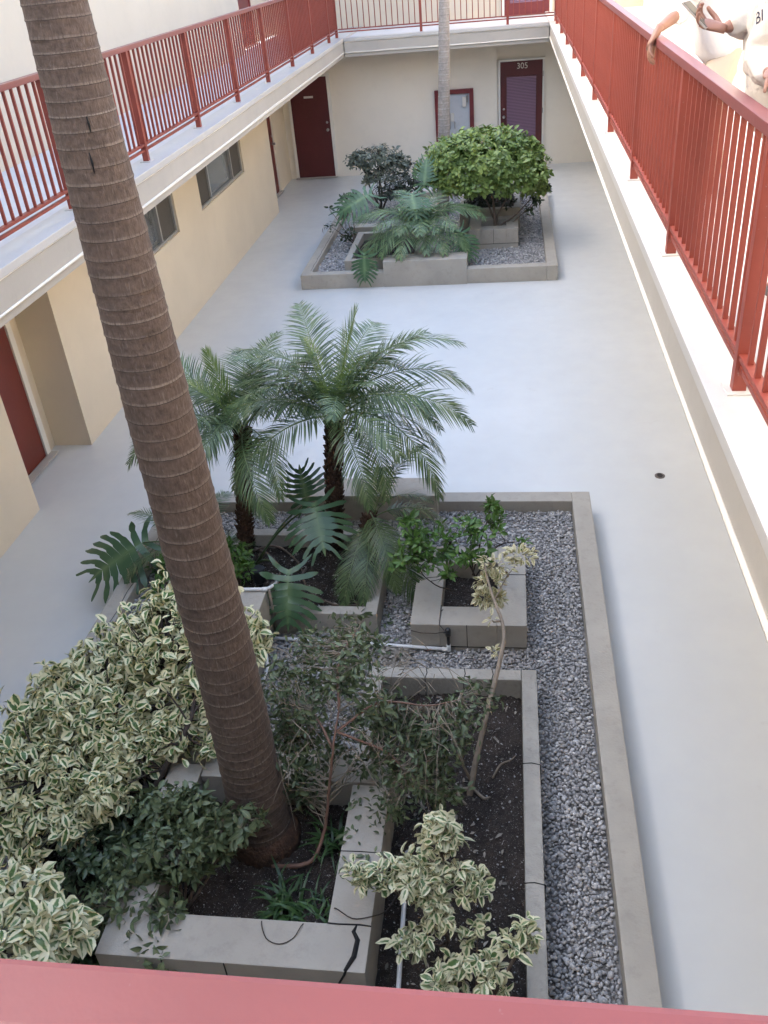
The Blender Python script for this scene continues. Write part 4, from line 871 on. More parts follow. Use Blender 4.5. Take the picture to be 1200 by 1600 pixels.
# ---------------------------------------------------------------- split-leaf philodendrons
def split_leaf(name, mat, seed=1, L=1.0, nl=9, wmax=0.42, droop=0.5):
    """deeply lobed leaf along +Y, midrib raised, lobes curving forward and down"""
    rs = np.random.default_rng(seed); V = []; Fq = []; UV = []
    def zf(x, y): return 0.10 * abs(x) - droop * (x * x * 0.9 + max(0, y) ** 2 * 0.42) + 0.012 * math.sin(x * 23 + y * 9)
    def add(x, y, u): V.append((x, y, zf(x, y))); UV.append((u, (y + 0.3) / 1.3)); return len(V) - 1
    for sg in (-1, 1):
        prev = None
        for i in range(nl):
            t0 = i / nl; t1 = (i + 0.90) / nl; tn = (i + 1) / nl
            w = wmax * math.sin(math.pi * (0.16 + 0.80 * t0) ** 0.85) ** 0.8 * rs.uniform(0.92, 1.08); fwd = 0.05 + 0.34 * t0 - (0.42 if i == 0 else (0.22 if i == 1 else 0))
            y0, y1, yn = -0.10 + 1.06 * t0, -0.10 + 1.06 * t1, -0.10 + 1.06 * tn
            a0, a1 = add(0, y0, 0.5), add(0, y1, 0.5); web = 0.42 * w
            b0, b1 = add(sg * web, y0 + fwd * 0.25, 0.5 + sg * 0.16), add(sg * web, y1 + fwd * 0.25, 0.5 + sg * 0.16)
            Fq.append((a0, a1, b1, b0))
            an, bn = add(0, yn, 0.5), add(sg * web * 0.85, yn + fwd * 0.25, 0.5 + sg * 0.15); Fq.append((a1, an, bn, b1))
            ym = (y0 + y1) / 2; hw = (y1 - y0) / 2; pb = (b0, b1)
            for q, (s, ww) in enumerate(((0.55, 0.86), (0.72, 1.05), (0.87, 0.92), (0.97, 0.5), (1.03, 0.12))):
                x = sg * w * s; yc = ym + fwd * (s ** 1.5); wv = hw * ww * (1 + 0.12 * rs.normal())
                c0, c1 = add(x, yc - wv, 0.5 + sg * 0.45 * s), add(x - sg * 0.02 * q / 4, yc + wv, 0.5 + sg * 0.45 * s); Fq.append((pb[0], pb[1], c1, c0)); pb = (c0, c1)
        # end lobe
        e0, e1 = add(0, 0.96, 0.5), add(0, 1.14, 0.5); f0, f1 = add(sg * 0.05, 0.97, 0.6), add(sg * 0.012, 1.12, 0.55); Fq.append((e0, e1, f1, f0))
    V = np.array(V) * L; Fn = []
    for f in Fq: Fn.append(f)
    o = arr_mesh(name, V, np.array(Fn), mat, np.array(UV), np.full(len(V), 0.5), True); me = o.data; bpy.data.objects.remove(o); return me
def philo(label, base, lvs, mats, seed, group=None):
    """lvs: (attach point, direction the tip points, upper side, size, variant)"""
    root = thing('split_leaf_plant', label, 'philodendron', base, group); rd = random.Random(seed)
    for p, d, upv, s, k in lvs:
        me = mats[k]; D = Vector(d).normalized(); U = Vector(upv); X = D.cross(U).normalized(); Z = X.cross(D)
        o = bpy.data.objects.new('leaf', me); COL.objects.link(o); o.parent = root
        Mx = Matrix((X, D, Z)).transposed().to_4x4(); Mx = Mx @ Matrix.Scale(s, 4); Mx.translation = Vector(p) - Vector(base); o.matrix_local = Mx
        b = Vector(base) + Vector((rd.uniform(-0.04, 0.04), rd.uniform(-0.04, 0.04), 0.02)); pv = Vector(p); mid = b.lerp(pv, 0.55) + Vector((0, 0, 0.12 * (pv - b).length + 0.06))
        pts = []
        for i in range(9):
            t = i / 8; pts.append(b * (1 - t) ** 2 + mid * 2 * t * (1 - t) + pv * t * t)
        st = MB().tube(pts, [0.011 - 0.005 * i / 8 for i in range(9)], 6).build('leaf_stalk', MAT['petiole'], None, True)
        st.parent = root; st.matrix_parent_inverse = Matrix.Translation(-root.location)
    return root
PH = [split_leaf('leaf', MAT['philo'], 1, 1.0, 8, 0.78, 0.5), split_leaf('leaf', MAT['philo'], 2, 1.0, 8, 0.72, 0.4)]
PF = [split_leaf('leaf', MAT['philo_far'], 3, 1.0, 9, 0.58, 0.5), split_leaf('leaf', MAT['philo_far'], 4, 1.0, 9, 0.6, 0.3)]
philo('split leaf plant with big hand shaped leaves in the date palm bed', (-2.05, 5.55, 0.2), [
    ((-1.45, 5.45, 0.86), (0.25, -0.75, -0.42), (0.1, -0.55, 0.9), 0.34, 0),
    ((-1.58, 5.75, 0.70), (-0.2, 0.3, 0.7), (-0.1, -0.95, 0.4), 0.27, 1),
    ((-1.60, 5.00, 0.56), (0.02, -0.75, -0.72), (0.05, -0.72, 0.75), 0.36, 1),
    ((-2.97, 5.62, 0.40), (-0.72, -0.60, -0.14), (0.1, -0.35, 0.95), 0.46, 0),
    ((-2.80, 5.9, 0.45), (0.25, 0.9, 0.3), (0, -0.5, 0.9), 0.3, 1)], PH, 5)
philo('large pale split leaf plant spilling over the front of the far bed', (-1.75, 13.75, 0.2), [
    ((-1.46, 13.75, 1.10), (0.15, -0.75, -0.3), (0, -0.6, 0.8), 0.46, 0),
    ((-2.20, 14.3, 1.0), (-0.8, -0.45, -0.2), (0.1, -0.5, 0.85), 0.54, 0), ((-2.12, 12.83, 0.50), (-0.05, -0.30, -0.95), (-0.1, -0.9, 0.4), 0.36, 1),
    ((-0.74, 13.35, 0.62), (0.4, -0.6, -0.75), (0.2, -0.75, 0.6), 0.40, 0),
    ((-1.30, 14.1, 1.15), (0.1, 0.2, 0.85), (0, -0.9, 0.3), 0.36, 0)], PF, 6)

# young feathery palm mixed in with the split leaves
FF = [frond_mesh('frond', 1.0, R(70), R(0), MAT['frond_pale'], 27, 0.27, 0.019, 0.6, 41, 0.15, 0.008, 0.25), frond_mesh('frond', 1.15, R(58), R(-38), MAT['frond_pale'], 29, 0.30, 0.019, 0.8, 42, 0.15, 0.008, 0.22), frond_mesh('frond', 1.15, R(40), R(-62), MAT['frond_pale'], 29, 0.30, 0.019, 0.9, 43, 0.15, 0.008, 0.2)]
FP = thing('young_date_palm', 'young feathery palm mixed among the split leaves of the far bed', 'palm', (-1.35, 13.75, 0.2))
for i, (k, az, sc) in enumerate([(1, -1.5, 0.9), (2, -0.7, 0.95), (2, -2.2, 0.95), (1, -2.9, 1.0), (1, 0.2, 1.0), (2, -1.1, 0.9), (1, 2.8, 0.9), (0, 1.0, 0.9), (1, -0.3, 1.05), (2, -1.85, 0.95), (1, 3.3, 1.05), (0, -1.2, 0.85), (2, 3.9, 1.0), (1, 0.6, 0.9), (0, 2.2, 0.9), (2, -2.6, 1.0), (1, -1.2, 0.8), (1, -1.9, 0.85), (0, -0.6, 0.9), (0, -2.0, 0.9), (1, -2.4, 0.9), (1, -0.9, 0.9), (2, -1.4, 0.8)]):
    put(FF[k], 'frond', FP, (-1.35, 13.75, 0.52), az, 0.08, 0, sc)

# ---------------------------------------------------------------- shrubs of the near bed
shrub('variegated_shrub', 'large cream and green variegated shrub left of the tall palm trunk, hanging over the kerb', 'shrub', (-2.12, 3.05, 0.18), [
    (-2.05, 3.95, 0.92, 0.30, 0.28, 0.17), (-2.45, 3.80, 0.72, 0.30, 0.26, 0.17), (-2.78, 3.50, 0.55, 0.22, 0.24, 0.16), (-2.30, 3.52, 0.66, 0.30, 0.26, 0.17),
    (-1.85, 3.75, 0.86, 0.26, 0.24, 0.15), (-2.62, 3.10, 0.55, 0.22, 0.22, 0.17), (-2.36, 3.18, 0.55, 0.22, 0.20, 0.15), (-1.62, 3.92, 0.90, 0.16, 0.16, 0.12),
    (-2.82, 3.15, 0.60, 0.14, 0.2, 0.14), (-2.10, 3.25, 0.60, 0.14, 0.14, 0.12), (-2.50, 2.88, 0.45, 0.13, 0.12, 0.12), (-2.0, 4.15, 0.98, 0.26, 0.2, 0.14), (-2.62, 3.55, 0.72, 0.24, 0.26, 0.16), (-2.75, 2.85, 0.52, 0.12, 0.14, 0.14), (-2.22, 3.0, 0.56, 0.13, 0.12, 0.12), (-1.93, 3.3, 0.70, 0.12, 0.12, 0.10), (-2.38, 2.88, 0.44, 0.12, 0.1, 0.12), (-2.6, 2.75, 0.42, 0.10, 0.1, 0.12), (-1.78, 3.55, 0.74, 0.16, 0.14, 0.10), (-1.95, 3.45, 0.66, 0.14, 0.12, 0.10), (-1.72, 3.30, 0.62, 0.05, 0.05, 0.07)],
    MAT['vari'], MAT['stem_dark'], 0.066, 0.041, 1180, 7, (20, 115), 0.45, 0.3, 2.4, 0.026,
    [[(-2.12, 3.05, 0.18), (-2.0, 3.12, 0.45), (-1.82, 3.3, 0.72), (-1.78, 3.55, 0.84)], [(-2.02, 3.10, 0.42), (-2.25, 3.4, 0.62), (-2.5, 3.6, 0.66)], [(-1.9, 3.2, 0.6), (-2.05, 3.7, 0.85)], [(-2.1, 3.06, 0.3), (-2.4, 3.08, 0.48), (-2.62, 3.1, 0.52)]], 3, None, True, 0.3, 0.01, LEAF_V, None, None, 0.016, 0.24)
shrub('variegated_shrub', 'white edged variegated shrub in the bottom left corner above the red railing', 'shrub', (-2.15, 1.9, 0.18), [
    (-2.26, 2.25, 0.80, 0.16, 0.14, 0.14), (-2.10, 2.12, 0.74, 0.16, 0.14, 0.12), (-2.22, 1.95, 0.82, 0.2, 0.14, 0.12), (-2.02, 2.15, 0.66, 0.10, 0.10, 0.08)],
    MAT['vari_white'], MAT['stem_dark'], 0.072, 0.044, 96, 8, (30, 100), 0.25, 0.5, 3, 0.014, None, 4, None, True, 0.3, 0.01, LEAF_V, None, None, 0.008, 0.22)
shrub('variegated_shrub', 'white edged variegated shrub rising from the dark soil of the right bed', 'shrub', (-0.32, 2.45, 0.18), [
    (-0.42, 2.50, 0.70, 0.12, 0.10, 0.08), (-0.32, 2.60, 0.87, 0.075, 0.07, 0.10), (-0.61, 2.50, 0.71, 0.13, 0.06, 0.04), (-0.75, 2.50, 0.73, 0.06, 0.05, 0.03),
    (-0.24, 2.48, 0.72, 0.11, 0.08, 0.07), (-0.32, 2.40, 0.63, 0.06, 0.06, 0.05), (-0.47, 2.29, 0.48, 0.055, 0.04, 0.035), (-0.38, 2.33, 0.53, 0.05, 0.04, 0.035)],
    MAT['vari_white'], MAT['stem'], 0.047, 0.030, 180, 7, (25, 100), 0.2, 0.5, 3, 0.009, [[(-0.32, 2.45, 0.18), (-0.30, 2.42, 0.38), (-0.36, 2.46, 0.62)], [(-0.31, 2.43, 0.35), (-0.31, 2.55, 0.8)], [(-0.33, 2.45, 0.5), (-0.7, 2.5, 0.69)], [(-0.3, 2.42, 0.33), (-0.44, 2.28, 0.46)], [(-0.33, 2.45, 0.5), (-0.22, 2.48, 0.68)]], 5, None, True, 0.5, 0.01, LEAF_V, None, None, 0.008, 0.24)
shrub('variegated_shrub', 'low white edged variegated shrub at the bottom of the right bed, beside its side wall', 'shrub', (-0.15, 2.08, 0.18), [
    (-0.16, 2.22, 0.52, 0.13, 0.08, 0.06), (-0.28, 2.17, 0.46, 0.08, 0.06, 0.05), (0.03, 2.23, 0.63, 0.07, 0.05, 0.05), (-0.15, 2.35, 0.53, 0.05, 0.05, 0.05), (-0.27, 2.08, 0.40, 0.08, 0.05, 0.04), (0.07, 2.28, 0.68, 0.03, 0.03, 0.03), (-0.07, 2.12, 0.50, 0.06, 0.05, 0.05)],
    MAT['vari_white'], MAT['stem'], 0.050, 0.032, 62, 7, (25, 100), 0.2, 0.5, 3, 0.008, None, 6, None, True, 0.5, 0.01, LEAF_V, None, None, 0.008, 0.24)
shrub('leafy_shrub', 'bright green rounded shrub beside the spotlight in the date palm bed', 'shrub', (-2.12, 5.35, 0.2), [
    (-2.12, 5.34, 0.46, 0.13, 0.11, 0.12), (-2.02, 5.2, 0.42, 0.08, 0.08, 0.07), (-2.20, 5.44, 0.52, 0.08, 0.08, 0.06)],
    MAT['bright'], MAT['stem'], 0.058, 0.027, 66, 7, (35, 85), 0.1, 0.6, 3, 0.008, None, 7)
shrub('leafy_shrub', 'small bright green shrub on the gravel left of the tall palm trunk', 'shrub', (-2.75, 5.4, 0.1), [(-2.77, 5.42, 0.28, 0.1, 0.12, 0.1), (-2.72, 5.25, 0.2, 0.08, 0.08, 0.08)],
    MAT['bright'], MAT['stem'], 0.055, 0.026, 30, 7, (35, 85), 0.1, 0.6, 3, 0.007, None, 8)
shrub('leafy_shrub', 'open glossy green shrub growing out of the square block planter', 'shrub', (-0.26, 5.2, 0.2), [
    (-0.66, 5.05, 0.94, 0.10, 0.09, 0.06), (-0.46, 5.1, 0.86, 0.10, 0.1, 0.08), (-0.74, 4.95, 0.72, 0.09, 0.08, 0.07), (-0.30, 5.15, 0.88, 0.09, 0.09, 0.08), (-0.13, 5.2, 1.05, 0.045, 0.045, 0.09),
    (-0.17, 5.1, 0.86, 0.10, 0.08, 0.08), (-0.56, 5.0, 0.70, 0.11, 0.09, 0.08), (-0.36, 5.05, 0.72, 0.12, 0.08, 0.10), (-0.62, 5.0, 0.84, 0.12, 0.09, 0.08), (-0.2, 5.1, 0.70, 0.08, 0.07, 0.08), (-0.43, 4.95, 0.58, 0.05, 0.05, 0.06), (-0.10, 5.25, 0.9, 0.06, 0.06, 0.08), (0.10, 4.95, 0.90, 0.05, 0.04, 0.03), (-0.70, 5.1, 0.98, 0.05, 0.05, 0.03)],
    MAT['bright'], MAT['stem_dark'], 0.060, 0.029, 135, 6, (35, 95), 0.15, 0.5, 2.0, 0.010,
    [[(-0.26, 5.2, 0.2), (-0.27, 5.15, 0.5), (-0.42, 5.1, 0.78)], [(-0.26, 5.2, 0.25), (-0.5, 5.05, 0.42), (-0.64, 5.0, 0.62), (-0.68, 5.04, 0.9)], [(-0.27, 5.15, 0.45), (-0.2, 5.2, 0.75), (-0.13, 5.2, 1.0)], [(-0.27, 5.15, 0.5), (-0.28, 5.15, 0.8)], [(-0.26, 5.18, 0.4), (-0.1, 5.15, 0.7), (0.06, 5.0, 0.86)]], 9)
root = thing('leaning_shrub', 'slender leaning shrub with a long pale bare stem and a tuft of cream leaves', 'shrub', (-0.235, 3.40, 0.18))
m = MB(); m.tube(sm([(-0.245, 3.36, 0.16), (-0.229, 3.40, 0.229), (-0.204, 3.5, 0.332), (-0.176, 3.6, 0.41), (-0.126, 3.78, 0.542), (-0.078, 3.95, 0.639), (-0.040, 4.13, 0.735), (-0.052, 4.25, 0.786), (-0.101, 4.40, 0.826), (-0.143, 4.53, 0.893), (-0.164, 4.62, 0.954)]), lin([0.021, 0.019, 0.017, 0.016, 0.015, 0.014, 0.013, 0.011, 0.010, 0.008, 0.005], 41), 8)
m.tube([(-0.222, 3.43, 0.26), (-0.29, 3.5, 0.38), (-0.33, 3.56, 0.50)], [0.010, 0.008, 0.005], 6)
m.tube(sm([(-0.235, 3.42, 0.24), (-0.20, 3.40, 0.225), (-0.15, 3.36, 0.215), (-0.115, 3.39, 0.19)]), lin([0.012, 0.010, 0.009, 0.006], 13), 6); m.tube(sm([(-0.24, 3.41, 0.23), (-0.30, 3.40, 0.22), (-0.27, 3.33, 0.21), (-0.2, 3.30, 0.19)]), lin([0.013, 0.011, 0.010, 0.007], 13), 6)
m.tube(sm([(-0.105, 3.52, 0.2), (-0.06, 3.60, 0.225), (0.0, 3.63, 0.235), (0.03, 3.68, 0.22)]), lin([0.006, 0.007, 0.005, 0.003], 13), 5)
m.tube([(-0.052, 4.25, 0.786), (-0.10, 4.22, 0.80), (-0.11, 4.2, 0.83)], [0.006, 0.005, 0.003], 5); m.tube([(-0.10, 4.40, 0.826), (-0.02, 4.6, 0.87), (0.08, 4.74, 0.91)], [0.006, 0.004, 0.003], 5)
m.build('stem', MAT['stem_pale'], root, True)
def tuft(parent, blobs, n, L, W, mat, seed, upw=0.4, droop=0.3, tmpl=LEAF, name='foliage'):
    rs = np.random.default_rng(seed); B = np.array(blobs, float); pk = rs.integers(0, len(B), n); d = nrm(rs.normal(size=(n, 3)))
    P = B[pk, :3] + d * B[pk, 3:6] * rs.random((n, 1)) ** 0.4; D = nrm(d + np.array([0, 0, upw]) + 0.4 * rs.normal(size=(n, 3))); D[:, 2] -= droop
    Nn = np.array([0, 0, 1.0]) + 0.5 * rs.normal(size=(n, 3)); ln = L * rs.uniform(0.7, 1.2, n)
    return leaves(name, P, nrm(D), Nn, ln, ln * W / L, mat, parent, rs.random(n), tmpl)
tuft(root, [(-0.10, 4.66, 0.91, 0.13, 0.08, 0.055), (0.06, 4.72, 0.95, 0.10, 0.06, 0.04), (-0.13, 4.58, 0.84, 0.10, 0.06, 0.05), (-0.17, 4.5, 0.76, 0.05, 0.04, 0.05), (-0.08, 4.5, 0.76, 0.03, 0.03, 0.04)], 380, 0.048, 0.023, MAT['vari_yellow'], 12)
tuft(root, [(-0.11, 4.25, 0.80, 0.03, 0.02, 0.025), (-0.12, 3.72, 0.56, 0.03, 0.03, 0.03), (-0.10, 4.1, 0.66, 0.02, 0.02, 0.03)], 26, 0.045, 0.022, MAT['vari_yellow'], 13)

shrub('drooping_shrub', 'sparse olive leaved shrub on a bent reddish trunk, drooping beside the tall palm', 'shrub', (-1.24, 2.80, 0.28), [
    (-0.93, 3.5, 1.10, 0.16, 0.18, 0.12), (-1.12, 3.3, 1.00, 0.15, 0.18, 0.14), (-0.66, 3.30, 0.90, 0.18, 0.16, 0.12), (-0.42, 3.30, 0.80, 0.16, 0.16, 0.12), (-1.18, 3.15, 0.78, 0.10, 0.12, 0.16),
    (-0.55, 3.1, 0.75, 0.12, 0.12, 0.14), (-0.26, 3.38, 0.82, 0.12, 0.12, 0.10), (-0.86, 3.8, 1.06, 0.16, 0.15, 0.10), (-1.2, 3.3, 0.82, 0.08, 0.1, 0.12), (-0.62, 2.95, 0.62, 0.07, 0.06, 0.10), (-0.78, 3.3, 1.15, 0.16, 0.16, 0.1), (-0.48, 3.2, 0.7, 0.12, 0.1, 0.1), (-1.14, 3.08, 0.62, 0.10, 0.08, 0.16), (-1.05, 3.15, 0.52, 0.10, 0.06, 0.10), (-1.25, 3.5, 0.95, 0.14, 0.18, 0.12), (-1.08, 3.75, 1.0, 0.16, 0.16, 0.08), (-0.40, 3.1, 0.62, 0.08, 0.08, 0.1), (-0.72, 3.2, 0.66, 0.14, 0.08, 0.1), (-1.0, 3.25, 0.72, 0.12, 0.08, 0.1), (-0.35, 3.3, 0.72, 0.14, 0.12, 0.1), (-0.20, 3.55, 0.80, 0.13, 0.10, 0.08), (-0.38, 3.1, 0.55, 0.10, 0.08, 0.10), (-0.62, 3.4, 0.8, 0.2, 0.1, 0.1)],
    MAT['sparse'], MAT['stem_red'], 0.046, 0.021, 660, 7, (30, 110), 0.5, 0.15, 1.3, 0.013,
    [[(-1.26, 2.80, 0.28), (-1.10, 2.80, 0.31), (-1.03, 2.84, 0.33), (-0.985, 2.95, 0.42), (-0.95, 3.0, 0.62), (-0.90, 3.05, 0.92), (-0.88, 3.2, 1.05)], [(-0.90, 3.06, 0.92), (-1.05, 3.25, 1.0), (-1.16, 3.2, 0.85)], [(-0.89, 3.12, 0.98), (-0.68, 3.3, 1.02), (-0.45, 3.35, 0.95), (-0.28, 3.45, 0.9)], [(-0.88, 3.2, 1.05), (-0.92, 3.5, 1.12), (-0.87, 3.8, 1.08)], [(-0.89, 3.12, 0.98), (-0.62, 3.1, 0.85), (-0.52, 3.05, 0.68)]],
    10, None, True, 0, 0.02, LEAF, None, MAT['twig'], 0.030)
tw = MB(); rd = random.Random(4); dsr = bpy.data.objects['drooping_shrub']
for i in range(100):
    a = Vector((rd.uniform(-1.25, -0.30), rd.uniform(3.0, 3.7), rd.uniform(0.85, 1.10))); b = a + Vector((rd.uniform(-0.25, 0.25), rd.uniform(-0.25, 0.12), rd.uniform(-0.38, 0.05)))
    tw.tube(curve(a, b, 0.05, 4, 0.012, rd), [0.0028, 0.0024, 0.002, 0.0016, 0.001], 4, False)
tw.build('bare_twigs', MAT['twig'], dsr, True)
shrub('shaded_shrub', 'dusky green shrub low in front of the tall palm, trailing over the cracked planter wall', 'shrub', (-1.66, 2.5, 0.28), [
    (-1.63, 2.58, 0.66, 0.17, 0.12, 0.12), (-1.88, 2.58, 0.56, 0.13, 0.12, 0.12), (-1.40, 2.68, 0.76, 0.12, 0.09, 0.08), (-1.68, 2.36, 0.52, 0.12, 0.08, 0.08), (-1.72, 2.2, 0.48, 0.10, 0.06, 0.07), (-1.48, 2.62, 0.62, 0.10, 0.1, 0.1), (-1.62, 2.14, 0.42, 0.06, 0.05, 0.08), (-1.30, 2.7, 0.80, 0.08, 0.06, 0.05), (-1.85, 2.85, 0.62, 0.12, 0.12, 0.1), (-1.62, 2.8, 0.72, 0.14, 0.1, 0.1), (-1.95, 2.35, 0.55, 0.1, 0.1, 0.1)],
    MAT['sparse'], MAT['stem'], 0.056, 0.028, 400, 7, (35, 100), 0.35, 0.3, 1.6, 0.009, None, 11, None, True, 0, 0.015, LEAF, None, MAT['twig'], 0.015)
shrub('shaded_shrub', 'dark shrub deep in the shade of the left bed', 'shrub', (-2.25, 2.75, 0.18), [
    (-2.25, 2.75, 0.36, 0.18, 0.2, 0.12), (-2.05, 2.55, 0.34, 0.13, 0.18, 0.12), (-2.12, 3.0, 0.36, 0.16, 0.14, 0.1), (-2.1, 2.35, 0.3, 0.12, 0.12, 0.1)],
    MAT['dark'], MAT['stem_dark'], 0.06, 0.027, 190, 7, (35, 90), 0.25, 0.45, 2, 0.010, None, 12)
def strappy(label, base, n, L, seed, name='strappy_plant', spread=0.12):
    root = thing(name, label, 'ground plant', base); rs = random.Random(seed); V = []; Fq = []; UV = []; rn = []
    for i in range(n):
        a = rs.uniform(0, 6.28); p = Vector(base) + Vector((rs.gauss(0, spread * 0.4), rs.gauss(0, spread * 0.4), 0)); e = rs.uniform(0.5, 1.3); l = L * rs.uniform(0.6, 1.15); w = 0.006 * rs.uniform(0.8, 1.5)
        b = len(V); q = p; sd = Vector((-math.sin(a), math.cos(a), 0)); r_ = rs.random()
        for k in range(5):
            ww = w * (1, 1.1, 0.9, 0.6, 0.08)[k]; V += [tuple(q - sd * ww), tuple(q + sd * ww)]; UV += [(0, k / 4), (1, k / 4)]; rn += [r_, r_]
            q = q + Vector((math.cos(a) * math.cos(e), math.sin(a) * math.cos(e), math.sin(e))) * l / 4; e -= rs.uniform(0.3, 0.6)
        for k in range(4): Fq.append((b + 2 * k, b + 2 * k + 1, b + 2 * k + 3, b + 2 * k + 2))
    arr_mesh('blades', V, Fq, MAT['grass'], UV, rn, True, root); return root
strappy('strappy green tuft on the soil just behind the front planter wall', (-1.13, 2.56, 0.29), 70, 0.20, 1)
strappy('strappy green tuft beside the reddish bent trunk', (-0.93, 2.95, 0.29), 46, 0.20, 2)
strappy('dark strappy tuft in the corner of the cracked block planter', (-0.95, 2.50, 0.29), 36, 0.16, 3)
strappy('dark strappy tuft in the shaded left bed', (-2.05, 2.2, 0.18), 60, 0.30, 4)
# fallen leaves
def litter(name, label, boxes, n, L, seed, mat):
    rs = np.random.default_rng(seed); P = []
    for i in range(n):
        b = boxes[rs.integers(0, len(boxes))]; P.append((rs.uniform(b[0], b[1]), rs.uniform(b[2], b[3]), b[4] + rs.uniform(0, 0.015)))
    a = rs.uniform(0, 6.28, n); D = np.stack([np.cos(a), np.sin(a), rs.normal(0, 0.25, n)], 1); Nn = np.array([0, 0, 1.0]) + 0.35 * rs.normal(size=(n, 3)); ln = L * rs.uniform(0.6, 1.3, n)
    return tag(leaves(name, np.array(P), D, Nn, ln, ln * 0.42, mat, None, rs.random(n), LEAF_SM), label, 'fallen leaves', None, 'stuff')
litter('leaf_litter', 'dry fallen leaves scattered on the gravel under the drooping shrub', [(-1.70, -0.92, 3.45, 4.72, 0.13), (-1.70, -0.95, 4.1, 4.84, 0.13), (-0.9, -0.7, 4.35, 4.7, 0.13)], 1500, 0.042, 21, MAT['litter'])
litter('leaf_litter', 'dry leaves on the dark soil of the beds', [(-0.62, 0.05, 2.0, 4.15, 0.205), (-0.62, -0.2, 3.0, 4.15, 0.205), (-2.15, -1.06, 4.97, 5.85, 0.205), (-2.5, -2.0, 2.0, 3.4, 0.20)], 300, 0.04, 23, MAT['litter'])
litter('leaf_litter', 'green fallen leaflets scattered on the gravel by the date palm planter', [(-1.45, -0.75, 4.55, 4.86, 0.13), (-0.93, -0.72, 4.9, 6.2, 0.13), (-0.86, -0.65, 2.6, 3.2, 0.522)], 170, 0.045, 22, MAT['sparse'])

# ---------------------------------------------------------------- shrubs of the far bed
shrub('round_bush', 'big round clipped bright green bush on thin trunks in the far square planter', 'bush', (-0.235, 14.45, 0.3), [(-0.42, 14.85, 1.30, 0.97, 0.85, 0.46), (0.20, 14.75, 1.08, 0.36, 0.35, 0.26), (-1.04, 14.8, 1.20, 0.30, 0.36, 0.25), (-0.35, 14.40, 1.05, 0.66, 0.42, 0.27), (-0.75, 14.5, 1.15, 0.5, 0.45, 0.26), (0.1, 14.5, 1.10, 0.5, 0.4, 0.25), (0.4, 14.7, 0.85, 0.18, 0.18, 0.14)],
    MAT['round'], MAT['stem'], 0.085, 0.050, 1650, 7, (30, 85), 0.15, 0.3, 7, 0.028, [[(-0.235, 14.45, 0.3), (-0.25, 14.5, 0.7), (-0.35, 14.7, 1.15)], [(-0.23, 14.46, 0.4), (-0.1, 14.55, 0.7), (0.2, 14.7, 1.0)], [(-0.25, 14.47, 0.5), (-0.4, 14.6, 0.8), (-0.8, 14.8, 1.1)], [(-0.22, 14.45, 0.35), (0.1, 14.55, 0.52), (0.36, 14.7, 0.75)]], 14, None, False, 0.35, 0.01, LEAF_SM, None, None, 0.0, 0.05)
shrub('grey_bush', 'dusty grey green bush on bare branches at the back left of the far bed', 'bush', (-2.35, 16.6, 0.1), [(-2.36, 16.6, 1.08, 0.5, 0.4, 0.22), (-2.0, 16.6, 0.98, 0.25, 0.3, 0.18), (-2.65, 16.55, 1.05, 0.25, 0.3, 0.18), (-2.3, 16.5, 0.8, 0.35, 0.3, 0.15)],
    MAT['greyleaf'], MAT['stem_dark'], 0.075, 0.036, 330, 6, (35, 90), 0.2, 0.4, 2.0, 0.02, None, 15, None, True, 0.3, 0.01, LEAF_SM)
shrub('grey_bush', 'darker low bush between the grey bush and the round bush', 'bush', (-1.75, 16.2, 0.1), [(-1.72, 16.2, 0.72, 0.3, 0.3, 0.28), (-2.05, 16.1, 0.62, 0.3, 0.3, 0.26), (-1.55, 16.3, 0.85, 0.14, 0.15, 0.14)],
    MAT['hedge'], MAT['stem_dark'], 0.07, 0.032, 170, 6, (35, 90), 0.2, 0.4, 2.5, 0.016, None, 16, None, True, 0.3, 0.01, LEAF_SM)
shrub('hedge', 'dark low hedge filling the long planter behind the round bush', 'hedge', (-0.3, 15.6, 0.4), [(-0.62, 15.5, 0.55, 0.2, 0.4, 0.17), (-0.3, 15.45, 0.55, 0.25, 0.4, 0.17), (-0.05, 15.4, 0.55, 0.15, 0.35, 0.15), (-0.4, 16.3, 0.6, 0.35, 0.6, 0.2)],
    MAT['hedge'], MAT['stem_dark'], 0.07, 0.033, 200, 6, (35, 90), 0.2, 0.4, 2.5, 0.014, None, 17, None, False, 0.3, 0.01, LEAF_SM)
shrub('leafy_shrub', 'thin trailing shrub hanging over the left kerb of the far bed', 'shrub', (-2.55, 14.7, 0.1), [(-2.72, 14.8, 0.68, 0.12, 0.15, 0.12), (-2.9, 14.6, 0.45, 0.14, 0.15, 0.08), (-2.62, 14.9, 0.85, 0.15, 0.15, 0.06), (-2.95, 14.75, 0.7, 0.06, 0.06, 0.08), (-2.66, 14.55, 0.35, 0.12, 0.12, 0.08)],
    MAT['dark'], MAT['stem'], 0.085, 0.042, 40, 5, (40, 90), 0.25, 0.4, 2, 0.010, None, 18, None, True, 0, 0.01, LEAF_SM)
shrub('leafy_shrub', 'dark trailing stem of leaves hanging right of the round bush', 'shrub', (-0.12, 14.42, 0.3), [(0.42, 14.65, 0.72, 0.10, 0.1, 0.08), (0.3, 14.6, 0.58, 0.06, 0.06, 0.05), (0.55, 14.75, 0.9, 0.08, 0.08, 0.08)],
    MAT['dark'], MAT['stem'], 0.08, 0.04, 24, 5, (40, 90), 0.3, 0.2, 2, 0.010, [[(-0.12, 14.42, 0.3), (0.1, 14.5, 0.46), (0.3, 14.6, 0.6), (0.5, 14.7, 0.82)]], 19, None, True, 0, 0.01, LEAF_SM)

